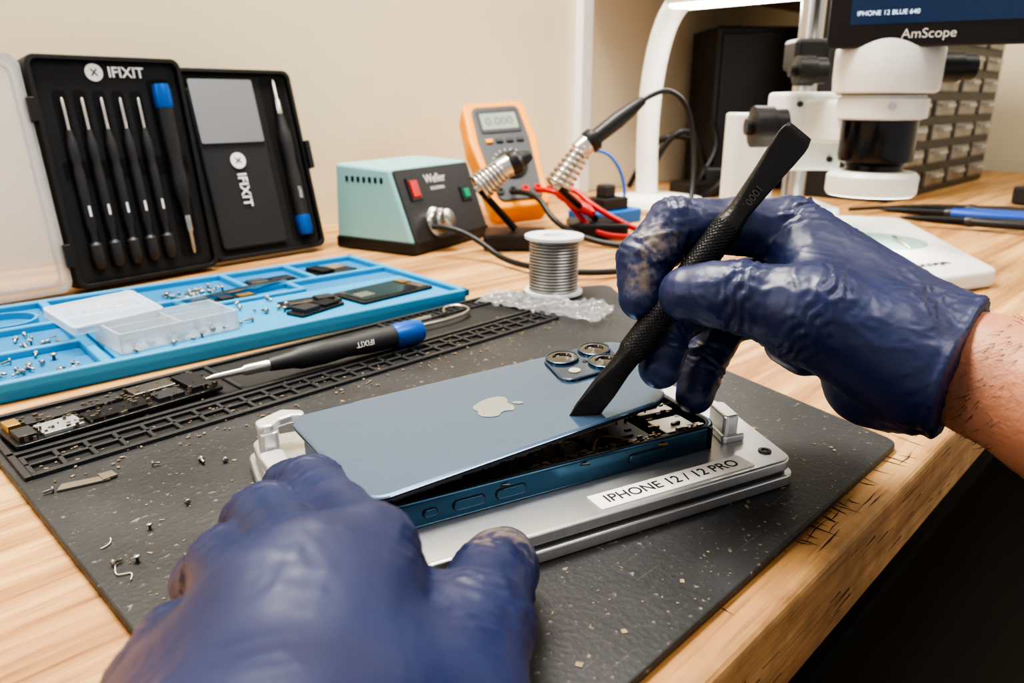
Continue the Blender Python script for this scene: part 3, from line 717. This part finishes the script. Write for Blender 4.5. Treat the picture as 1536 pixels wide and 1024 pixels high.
def net(F,org,h):
    S=F<0;n=F.shape
    cnt=np.zeros([q-1 for q in n],np.int8)
    cs=[(i,j,k) for i in (0,1) for j in (0,1) for k in (0,1)]
    for i,j,k in cs: cnt+=S[i:n[0]-1+i,j:n[1]-1+j,k:n[2]-1+k]
    cells=np.argwhere((cnt>0)&(cnt<8));idx=-np.ones(cnt.shape,np.int64);idx[tuple(cells.T)]=np.arange(len(cells))
    val={c:F[cells[:,0]+c[0],cells[:,1]+c[1],cells[:,2]+c[2]] for c in cs}
    acc=np.zeros((len(cells),3));num=np.zeros(len(cells))
    for c in cs:
        for axs in range(3):
            if c[axs]==0:
                e=list(c);e[axs]=1;e=tuple(e);f0,f1=val[c],val[e];m=(f0<0)!=(f1<0)
                t=np.where(m,f0/np.where(m,f0-f1,1),0)
                for q in range(3): acc[:,q]+=np.where(m,c[q]+(t if q==axs else 0),0)
                num+=m
    V=(cells+acc/num[:,None])*h+np.array(org)
    faces=[]
    for axs in range(3):
        u,v=(axs+1)%3,(axs+2)%3
        sl0=[slice(None)]*3;sl1=[slice(None)]*3;sl0[axs]=slice(0,-1);sl1[axs]=slice(1,None)
        a_,b_=S[tuple(sl0)],S[tuple(sl1)];E=np.argwhere(a_!=b_)
        E=E[(E[:,u]>0)&(E[:,v]>0)&(E[:,u]<n[u]-1)&(E[:,v]<n[v]-1)]
        ins=a_[tuple(E.T)]
        def cell(du,dv):
            q=E.copy();q[:,u]+=du;q[:,v]+=dv;return idx[tuple(q.T)]
        f=np.stack([cell(-1,-1),cell(0,-1),cell(0,0),cell(-1,0)],1)
        f[~ins]=f[~ins][:,::-1];faces.append(f)
    return V,np.concatenate(faces)
def grid(lo,hi,h):
    ax_=[np.arange(lo[i]*mm,hi[i]*mm,h*mm,dtype=np.float32) for i in range(3)]
    return np.meshgrid(*ax_,indexing='ij'),[lo[i]*mm for i in range(3)]
def npmesh(name,V,F,m,parent):
    me=bpy.data.meshes.new(name);me.vertices.add(len(V));me.vertices.foreach_set('co',V.astype(np.float32).ravel())
    me.loops.add(F.size);me.loops.foreach_set('vertex_index',F.ravel().astype(np.int32))
    me.polygons.add(len(F));me.polygons.foreach_set('loop_start',np.arange(0,F.size,4,dtype=np.int32));me.polygons.foreach_set('loop_total',np.full(len(F),4,np.int32))
    me.update(calc_edges=True);me.validate();me.materials.append(m)
    me.polygons.foreach_set('use_smooth',np.ones(len(F),bool))
    o=bpy.data.objects.new(name,me);link(o,parent);return o
def glovify(o,joints,amp=.45,lump=.25):
    me=o.data;n=len(me.vertices);co=np.empty(n*3,np.float32);me.vertices.foreach_get('co',co);co=co.reshape(-1,3)
    nr=np.empty(n*3,np.float32);me.vertices.foreach_get('normal',nr);nr=nr.reshape(-1,3)
    D=np.zeros(n);J=np.zeros(n)
    for j,dr,rad,a_ in joints:
        j=np.array(j)*mm;dr=np.array(dr,float);dr/=np.linalg.norm(dr)
        q=co-j;s=q@dr;r=np.linalg.norm(q,axis=1)
        wob=.0008*np.sin(q[:,0]*600+q[:,2]*450)
        near=np.exp(-(s/(.0065))**2)*np.exp(-(np.maximum(r-rad*mm,0)/.003)**2)
        D+=near*np.cos((s+wob)/.0036*6.283+3.14)*a_*mm
        J=np.maximum(J,np.exp(-(s/.012)**2)*np.exp(-(np.maximum(r-rad*mm*1.2,0)/.006)**2))
    for i in range(n):
        p=Vector(co[i]);w=noise.noise(p*38);w2=noise.noise(p*55+Vector((3,1,7)))
        r1=1-abs(noise.noise(Vector((p.x*50+w*2.2,p.y*115+w*2,p.z*80))))*3.2
        r2=1-abs(noise.noise(Vector((p.x*150+w*4,p.y*90-w*3,p.z*170+5))))*3.2
        r3=1-abs(noise.noise(Vector((p.x*260-w*4,p.y*300+w*3,p.z*140+2))))*2.8
        msk=.12+.8*max(0,w2+.1)+.8*J[i]
        D[i]+=(max(r1,0)**2*.55+max(r2,0)**2*.36+max(r3,0)**2*.20)*amp*mm*msk + lump*mm*w
    co=co+nr*D[:,None];me.vertices.foreach_set('co',co.astype(np.float32).ravel());me.update()
    sm=o.modifiers.new('s','SMOOTH');sm.factor=.35;sm.iterations=1
def glovemat(name,spots):
    m=bpy.data.materials.new(name);m.use_nodes=True;N=m.node_tree.nodes;L=m.node_tree.links;p=N['Principled BSDF']
    tc_=N.new('ShaderNodeTexCoord')
    n=N.new('ShaderNodeTexNoise');n.inputs['Scale'].default_value=28;n.inputs['Detail'].default_value=4;L.new(tc_.outputs['Object'],n.inputs['Vector'])
    r=N.new('ShaderNodeValToRGB');r.color_ramp.elements[0].position=.3;r.color_ramp.elements[0].color=rgb(23,32,68);r.color_ramp.elements[1].position=.75;r.color_ramp.elements[1].color=rgb(31,43,84)
    L.new(n.outputs['Fac'],r.inputs['Fac']);cur=r.outputs['Color']
    d2=N.new('ShaderNodeTexNoise');d2.inputs['Scale'].default_value=320;d2.inputs['Detail'].default_value=6;L.new(tc_.outputs['Object'],d2.inputs['Vector'])
    for c,rad,sg in spots:
        vd=N.new('ShaderNodeVectorMath');vd.operation='DISTANCE';L.new(tc_.outputs['Object'],vd.inputs[0]);vd.inputs[1].default_value=[q*mm for q in c]
        mr=N.new('ShaderNodeMapRange');mr.inputs[1].default_value=0;mr.inputs[2].default_value=rad*mm;mr.inputs[3].default_value=sg;mr.inputs[4].default_value=0
        L.new(vd.outputs['Value'],mr.inputs[0])
        ad=N.new('ShaderNodeMath');ad.operation='ADD';L.new(mr.outputs[0],ad.inputs[0]);L.new(d2.outputs['Fac'],ad.inputs[1])
        m2=N.new('ShaderNodeMapRange');m2.inputs[1].default_value=.76;m2.inputs[2].default_value=1.08;m2.inputs[3].default_value=0;m2.inputs[4].default_value=.75;L.new(ad.outputs[0],m2.inputs[0])
        mx=N.new('ShaderNodeMix');mx.data_type='RGBA';mx.inputs[7].default_value=rgb(124,110,96);L.new(m2.outputs[0],mx.inputs[0]);L.new(cur,mx.inputs[6]);cur=mx.outputs[2]
    L.new(cur,p.inputs['Base Color']);p.inputs['Roughness'].default_value=.43;p.inputs['Specular IOR Level'].default_value=.5
    b=N.new('ShaderNodeBump');b.inputs['Strength'].default_value=.2;b.inputs['Distance'].default_value=.0005
    n3=N.new('ShaderNodeTexNoise');n3.inputs['Scale'].default_value=260;n3.inputs['Detail'].default_value=5;L.new(tc_.outputs['Object'],n3.inputs['Vector'])
    L.new(n3.outputs['Fac'],b.inputs['Height']);L.new(b.outputs['Normal'],p.inputs['Normal'])
    return m
skin=mat('skin',rgb(178,122,94),.5,bump=.4,bscale=500,var=.14,vscale=60)
skin.node_tree.nodes['Principled BSDF'].inputs['Subsurface Weight'].default_value=.15
skin.node_tree.nodes['Principled BSDF'].inputs['Subsurface Radius'].default_value=(.004,.0015,.0008)
def vec(a,b): return [b[i]-a[i] for i in range(3)]
# ---- left hand
LHN=empty('gloved_hand')
im,ip,idp,it=(-35,154,56),(-65,213,40),(-77,234,29),(-83,245,25)
m_,mp_,md,mt=(-46,141,60),(-73,194,41),(-86,215,27),(-93,225,18)
r_,rp,rd,rt=(-54,131,57),(-76,171,41),(-90,187,25),(-94,195,16)
q_,qp,qd,qt=(-60,118,47),(-79,146,36),(-90,157,22),(-94,164,15)
tb,tm,ti,tt=(-14,118,40),(-9,148,40),(-6.5,178,30),(-2.5,207,19.5)
P,org=grid((-130,30,-2),(25,275,90),1.15)
palm=chain(P,[((-30,92,48),19),(im,11.5)],6)
for a,b in [(((-38,90,50),19),(m_,11.5)),(((-46,90,48),19),(r_,11.5)),(((-54,92,44),18),(q_,12.5))]:
    palm=smin(palm,cone(P,a[0],b[0],a[1],b[1]),9)
palm=smin(palm,cone(P,(-58,100,40),(-70,126,38),18,15),8)
palm=smin(palm,cone(P,(-30,120,42),(-50,120,42),16,16),8)
palm=smin(palm,cone(P,(-40,88,48),(-44,30,44),24,25),10)
palm=smin(palm,cone(P,(-22,100,42),tb,19,17),10)
fing=[[(im,11.5),(ip,11.2),(idp,10.3),(it,9)],[(m_,11.5),(mp_,10.9),(md,9.8),(mt,8.4)],[(r_,11.5),(rp,10.6),(rd,9.6),(rt,8.4)],[(q_,12.5),(qp,10.6),(qd,9.2),(qt,8)]]
D=None
for fi,f_ in enumerate(fing):
    g=smin(palm,chain(P,f_,2.5,.04),(4,5,9,11)[fi]);D=g if D is None else smin(D,g,(1.2,1.2,2.5,4)[fi])
g=smin(palm,chain(P,[(tb,17),(tm,13.5),(ti,11.4),((-4,196,23),11.6),(tt,10)],4),8)
g=smin(g,cone(P,(-14,140,42),(-27,148,48),9,8),7)
D=smin(D,g,1.4)
V,F=net(D,org,1.15*mm)
gl=npmesh('glove',V,F,glovemat('nitrile_glove_l',[((-4,200,31),22,.64),((-8,184,42),11,.45)]),LHN)
js=[(ip,vec(im,ip),11,.45),(idp,vec(ip,idp),10,.4),(mp_,vec(m_,mp_),11,.4),(rp,vec(r_,rp),10,.3),(ti,vec(tm,ti),11,.6),(tm,vec(tb,tm),13,.5),((-24,148,50),(-.4,1,0),10,.5),((-10,134,46),(-.5,1,0),9,.4)]
glovify(gl,js,.9,.15)
P,org=grid((-100,-60,-30),(10,50,80),2.5)
V,F=net(chain(P,[((-43,45,44),23),((-48,10,40),26),((-55,-40,10),30)],3),org,2.5*mm)
npmesh('forearm',V,F,skin,LHN)
# ---- right hand
RHN=empty('gloved_hand')
wr=(165,259,69)
im,ip,idp,it=(114,304,109),(67,305,110.5),(53.5,298.5,98),(52,291,84)
m_,mp_,md,mt=(119,314,90),(82.4,306,80),(65,299,70),(61,289,55)
r_,rp,rd,rt=(129,320,71),(97,322,66),(85,313,48),(80,303,37)
q_,qp,qd,qt=(138,315,58),(124,326,62),(122,316,56),(128,308,52)
tb,tm,ti,tt=(140,246,69),(105,255,88),(84,264.5,91.5),(66,273,90.5)
P,org=grid((30,215,14),(215,350,132),1.1)
palm=cone(P,wr,im,20,13)
for a,ra,b,rb in [((163,262,66),20,m_,12),((160,264,62),19,r_,12),((155,266,58),18,q_,12),((140,270,57),18,(145,290,57),15),(tb,19,tm,15.5),((135,256,80),15,(118,290,98),12),((112,262,90),10,(114,288,100),10),((125,285,75),15,(145,270,72),18)]:
    palm=smin(palm,cone(P,a,b,ra,rb),9)
palm=smin(palm,cone(P,wr,(186,222,61),20.5,24),8)
pn=Vector((.75,-.64,-.12)).normalized();pp=Vector((.1655,.2570,.067))
pl=(P[0]-pp.x)*pn.x+(P[1]-pp.y)*pn.y+(P[2]-pp.z)*pn.z
fing=[[(im,12.5),((92,304.5,111),11.2),(ip,11.6),(idp,10.6),(it,9)],[(m_,12),(mp_,10.5),(md,10),(mt,8.8)],[(r_,11.5),(rp,10),(rd,9.4),(rt,8.2)],[(q_,10.5),(qp,9),(qd,8.4),(qt,7.5)]]
D=None
for f_ in fing:
    g=smin(palm,chain(P,f_,2.5,.04),5);D=g if D is None else smin(D,g,1.2)
g=smin(palm,chain(P,[(tm,15.5),(ti,12.2),((75,268.5,91.5),11.2),(tt,10.4)],4),8);D=smin(D,g,1.2)
rimb=np.exp(-((pl+.0014)/.0013)**2)*.0012
D=np.maximum(D-rimb,pl)
V,F=net(D,org,1.1*mm)
gr=npmesh('glove',V,F,glovemat('nitrile_glove_r',[((56,290,108),17,.62),((51,284,94),15,.56)]),RHN)
js=[(ip,vec(im,ip),12,.5),(idp,vec(ip,idp),10,.5),(mp_,vec(m_,mp_),10,.4),(md,vec(mp_,md),10,.4),(rd,vec(rp,rd),10,.5),(ti,vec(tm,ti),12,.6),(tm,vec(tb,tm),16,.7),(im,vec(wr,im),13,.5),((160,264,68),(.8,-.5,0),22,.8),((148,262,70),(.8,-.3,.1),24,.5)]
glovify(gr,js,1.25,.3)
P,org=grid((120,60,-10),(360,290,110),2.4)
V,F=net(chain(P,[((156,268,68),19.5),((170,250,66),21.5),((186,225,61),25),((300,100,30),36)],5),org,2.4*mm)
npmesh('forearm',V,F,skin,RHN)
# arm hair
cu=bpy.data.curves.new('arm_hair','CURVE');cu.dimensions='3D';cu.bevel_depth=.00011;cu.bevel_resolution=0
ax0=Vector((.170,.250,.066));ax1=Vector((.26,.145,.045));dr=(ax1-ax0).normalized();s1_=dr.cross(Vector((0,0,1))).normalized();s2_=dr.cross(s1_)
for i in range(800):
    t=random.uniform(0,.5);a=random.uniform(0,6.28);r=(.0220+t*.024);b=ax0.lerp(ax1,t);o_=s1_*math.cos(a)+s2_*math.sin(a)
    tg=-s1_*math.sin(a)+s2_*math.cos(a)
    p0=b+o_*(r+.0002);d_=(o_*.35+dr*random.uniform(-.6,-.1)+tg*random.uniform(.3,1))
    sp_=cu.splines.new('POLY');sp_.points.add(3);ln=random.uniform(.0014,.0028)
    for k in range(4): sp_.points[k].co=(*(p0+d_*ln*k-o_*.00012*k*k),1);sp_.points[k].radius=1-.25*k
cu.materials.append(mat('hair',rgb(54,34,22),.6));link(bpy.data.objects.new('arm_hair',cu),RHN)
# ---------------------------------------------------------------- desk lamp
dl=empty('desk_lamp')
lathe('lamp_base',[(.072,.0005),(.075,.008),(.071,.018),(.03,.024),(.001,.025)],white,dl,(.220,1.160,0),n=48)
tube('lamp_stem',[(.206,1.152,.02),(.203,1.150,.07),(.201,1.147,.13),(.203,1.142,.19),(.210,1.130,.245),(.222,1.112,.282),(.242,1.088,.300),(.270,1.060,.301)],.0165,white,dl)
HM=TM((.306,1.020,.290),rz=math.atan2(-.67,.74))
hd=box('lamp_head',(0,0,0),(.24,.05,.020),white,dl,bevel=.008);hd.matrix_local=HM
lp=box('lamp_diffuser',(0,0,0),(.225,.040,.004),mat('lamp_glow',rgb(255,255,255),.5,emit=(1,.98,.94,1),estr=9),dl,bevel=.001);lp.matrix_local=HM@TM((0,0,-.011))
# ---------------------------------------------------------------- stereo microscope
ms=empty('stereo_microscope')
wm=mat('microscope_white',rgb(216,216,211),.35)
prism('base_plate',rounded([(.350,.612),(.434,.650),(.500,.960),(.400,.985),(.300,.930),(.262,.680)],.022),.0005,.017,wm,ms,bevel=.004,seg=3)
lathe('stage_glass',[(.050,.0168),(.050,.0178),(.001,.0178)],mat('stage_glass',rgb(160,190,180),.1),ms,(.388,.790,0),n=48)
text('base_brand','AmScope',.018,blackp,ms,TM((.372,.665,.0173),rz=.42),ext=.0001)
for i,(x,y) in enumerate([(.36,.73),(.40,.74)]):
    M=ortho((x,y,.018),(x+.006,y+.045,.021));lathe('stage_clip_%d'%i,[(.001,0),(.0025,.004),(.002,.05)],steel,ms,M=M,n=10)
lathe('post',[(.0128,.01),(.0128,.42)],steel,ms,(.322,.866,0),n=32)
prism('post_foot',rounded(rect(.29,.84,.37,.93),.008),.015,.045,wm,ms,bevel=.003)
prism('rear_column',rounded(rect(.252,.872,.302,.92),.006),.001,.146,wm,ms,bevel=.003)
prism('focus_block',rounded(rect(.286,.815,.352,.878),.006),.088,.168,wm,ms,bevel=.004)
prism('focus_arm',rounded([(.30,.83),(.335,.745),(.372,.750),(.35,.86)],.006),.118,.160,wm,ms,bevel=.004)
prism('clamp_block',rounded(rect(.300,.842,.338,.884),.006),.190,.222,black,ms,bevel=.004)
for i,(x,z) in enumerate([(.300,.10),(.338,.10),(.300,.156),(.338,.156)]):
    lathe('bolt_%d'%i,[(.003,0),(.003,.003)],alud,ms,M=TM((x,.8155,z),rx=math.pi/2),n=12)
for nm_,c,r,l_ in [('knob_left',(.245,.793,.134),.0205,.034),('knob_upper',(.286,.80,.188),.0145,.03),('knob_right',(.400,.748,.190),.014,.034)]:
    M=TM(c,ry=math.pi/2);lathe(nm_,[(r*.4,-.006),(r*.4,0),(r,.001),(r,l_*.6),(r*.86,l_*.64),(r*.86,l_),(r*.7,l_+.001)],black,ms,M=M,n=28)
cx,cy=.353,.745
lathe('ring_light',[(.024,.073),(.040,.072),(.0415,.075),(.0415,.090),(.038,.094),(.024,.095)],wm,ms,(cx,cy,0),n=48)
lathe('ring_light_glow',[(.026,.0722),(.039,.0715),(.0395,.0722)],mat('ring_glow',rgb(255,255,255),.5,emit=(1,1,.97,1),estr=6),ms,(cx,cy,0),n=48,caps=False)
lathe('objective',[(.026,.095),(.026,.100),(.033,.104),(.034,.108),(.034,.141),(.031,.143)],mat('objective_black',rgb(14,14,16),.18),ms,(cx,cy,0),n=48)
lathe('collar',[(.034,.142),(.040,.144),(.040,.161),(.037,.163),(.037,.166)],wm,ms,(cx,cy,0),n=48)
lathe('body',[(.042,.1655),(.046,.168),(.047,.180),(.047,.205),(.040,.215),(.030,.235)],wm,ms,(cx,cy,0),n=48)
lathe('body_seam',[(.0405,.1645),(.0425,.1655),(.0405,.1665)],alud,ms,(cx,cy,0),n=48,caps=False)
lathe('body_screw',[(.003,0),(.003,.004)],steel,ms,M=ortho((.343,.705,.155),(.341,.695,.155)),n=12)
mv=Vector((.153,-.080,0));ma=math.atan2(mv.y,mv.x)
MM=TM((.288,.733,.204),rz=ma)@Matrix.Rotation(math.radians(8),4,'X')
mn=empty('monitor_part');mn.parent=ms;mn.matrix_local=MM
mb=prism('monitor_case',rounded(rect(0,0,.24,.16),.006),-.03,0,black,mn,bevel=.002);mb.matrix_local=TM((0,0,0),rx=math.pi/2)
scm=prism('screen',rect(.018,.020,.222,.150),0,.0006,mat('screen_glow',rgb(16,32,54),.15,emit=rgb(20,42,74),estr=.8),mn);scm.matrix_local=TM((0,0,0),rx=math.pi/2)
text('screen_text','IPHONE 12 BLUE 640',.0054,mat('screen_txt',rgb(200,220,240),.4,emit=(.7,.85,1,1),estr=1.2),mn,TM((.048,-.0009,.029),rx=math.pi/2),ext=.0001)
text('monitor_brand','AmScope',.0110,whitep,mn,TM((.082,-.0006,.011),rx=math.pi/2),ext=.0001)
# ---------------------------------------------------------------- drawer cabinet
dc=empty('drawer_cabinet',(*W(1.30,.40),0),BA)
CL,CH=.56,.46
box('carcass',(CL/2,.10,CH/2+.0005),(CL,.16,CH),black,dc,bevel=.002)
drw=mat('drawer_clear',rgb(112,106,98),.25,var=.7,vscale=38)
cols,rows=4,11
vs=[];fs=[];v2=[];f2=[]
def addb(vs,fs,x0,y0,z0,x1,y1,z1):
    k=len(vs);vs+=[(x0,y0,z0),(x1,y0,z0),(x1,y1,z0),(x0,y1,z0),(x0,y0,z1),(x1,y0,z1),(x1,y1,z1),(x0,y1,z1)]
    fs+=[(k,k+3,k+2,k+1),(k+4,k+5,k+6,k+7),(k,k+1,k+5,k+4),(k+1,k+2,k+6,k+5),(k+2,k+3,k+7,k+6),(k+3,k,k+4,k+7)]
for i in range(cols):
    for j in range(rows):
        x0=.01+i*(CL-.02)/cols+.014;x1=x0+(CL-.02)/cols-.028;z0=.014+j*.040;z1=z0+.025
        addb(vs,fs,x0,.014,z0,x1,.03,z1);addb(v2,f2,x0+.03,.005,z0+.015,x1-.03,.0145,z0+.020)
mesh('drawers',vs,fs,drw,dc,bevel=.001,seg=1);mesh('drawer_pulls',v2,f2,mat('pull',rgb(170,170,165),.4),dc)
# black PC tower
pc=empty('computer_tower',(.46,1.44,0),.05)
box('case',(0,.07,.143),(.19,.16,.284),mat('tower_black',rgb(18,17,18),.5),pc,bevel=.004)
box('front_bezel',(0,-.012,.143),(.17,.006,.26),black,pc,bevel=.002)
# cables behind
cbn=empty('power_cables')
for i,pts in enumerate([[(.24,1.35,.02),(.26,1.34,.09),(.31,1.33,.12),(.34,1.35,.06),(.36,1.37,.01)],[(.30,1.25,.006),(.31,1.28,.01),(.33,1.33,.03),(.37,1.36,.09),(.36,1.4,.12)],[(.31,1.25,.006),(.33,1.27,.006),(.38,1.30,.05),(.40,1.36,.08)],[(.22,1.42,.006),(.24,1.38,.07),(.28,1.35,.11),(.33,1.36,.09)]]):
    tube('cable_%d'%i,pts,.005,rubber,cbn)
box('adapter',(.315,1.31,.014),(.07,.05,.027),black,cbn,bevel=.004,rz=.5);box('adapter_b',(.37,1.33,.025),(.07,.04,.05),black,cbn,bevel=.004)
# tools at right of bench
def plier(name,p0,p1,hm,w=.008,g=.0055):
    e=empty(name);M=ortho(p0,p1);L_=(Vector(p1)-Vector(p0)).length
    lathe('jaw',[(.0008,0),(.003,.01),(.005,.04),(.006,L_*.38)],darkm,e,M=M,n=14)
    lathe('pivot',[(.006,L_*.36),(.0075,L_*.39),(.006,L_*.43)],alud,e,M=M,n=16)
    for s in (-1,1):
        pts=[tuple(M@Vector((s*.003,0,L_*.40))),tuple(M@Vector((s*.011,0,L_*.55))),tuple(M@Vector((s*.013,0,L_*.85))),tuple(M@Vector((s*.008,0,L_)))]
        tube('grip_%d'%(s+1),pts,g,hm,e)
bluep=mat('blue_grip',rgb(18,72,168),.4)
plier('pliers',(.525,1.070,.012),(.720,.960,.012),bluep,g=.007)
plier('pliers',(.520,1.000,.011),(.700,.900,.011),black)
plier('pliers',(.580,1.110,.011),(.780,1.020,.011),black)
tw2=empty('tweezers')
for s in (0,1): tube('arm_%d'%s,[(.50,1.11,.006),(.57,1.12+.008*s,.008),(.64,1.13+.006*s,.008)],.0025,black,tw2)
pcs=empty('black_parts_case',(.93,1.18,0),.3);box('body',(0,0,.015),(.22,.14,.028),black2,pcs,bevel=.004);box('lid_seam',(0,0,.030),(.2,.12,.004),black,pcs,bevel=.001)
# under bench clutter: stool
stl=empty('shop_stool')
sx,sy=W(.72,-.12)
lathe('seat',[(.01,-.28),(.15,-.28),(.16,-.27),(.16,-.245),(.14,-.235),(.01,-.233)],black,stl,(sx,sy,0),n=40)
for k in range(4):
    a=k*1.5708+.5;tube('leg_%d'%k,[(sx+.10*math.cos(a),sy+.10*math.sin(a),-.28),(sx+.18*math.cos(a),sy+.18*math.sin(a),-.739)],.011,alud,stl)
tube('foot_ring',[(sx+.15*math.cos(k*.785),sy+.15*math.sin(k*.785),-.55) for k in range(8)],.008,alud,stl,cyc=True)
# ---------------------------------------------------------------- lights
def area(name,loc,tgt,size,sy_,power,col=(1,1,1)):
    l=bpy.data.lights.new(name,'AREA');l.shape='RECTANGLE';l.size=size;l.size_y=sy_;l.energy=power;l.color=col
    o=bpy.data.objects.new(name,l);SC.collection.objects.link(o);o.location=loc
    o.rotation_euler=(Vector(tgt)-Vector(loc)).to_track_quat('-Z','Y').to_euler();return o
area('ceiling_panel_light',(-.35,.75,1.6),(-.1,.45,0),.8,.45,66,(1,.965,.905))
area('ceiling_panel_light_b',(.9,.2,1.65),(.5,.7,0),.9,.5,17,(1,.94,.86))
area('window_light',(-1.6,-.2,.9),(0,.4,.05),1.0,1.0,22,(.98,.98,1))
area('desk_lamp_light',(.30,1.02,.273),(.30,1.02,0),.2,.04,.8,(1,.97,.92))
area('ring_lamp_light',(.353,.745,.069),(.353,.745,0),.07,.07,.25,(1,1,.97))
w=bpy.data.worlds.new('world');SC.world=w;w.use_nodes=True;w.node_tree.nodes['Background'].inputs[0].default_value=(1,.975,.95,1);w.node_tree.nodes['Background'].inputs[1].default_value=.72
try: SC.view_settings.look='AgX - High Contrast'
except Exception: pass
# ---------------------------------------------------------------- camera
cam=bpy.data.cameras.new('camera');cam.sensor_width=36;cam.lens=36*1117/1536;cam.clip_start=.01
co=bpy.data.objects.new('camera',cam);SC.collection.objects.link(co);co.location=(0,0,.16)
co.rotation_euler=(math.pi/2-math.atan(362/1117),0,0)
cam.dof.use_dof=True;cam.dof.focus_distance=.31;cam.dof.aperture_fstop=14
SC.camera=co
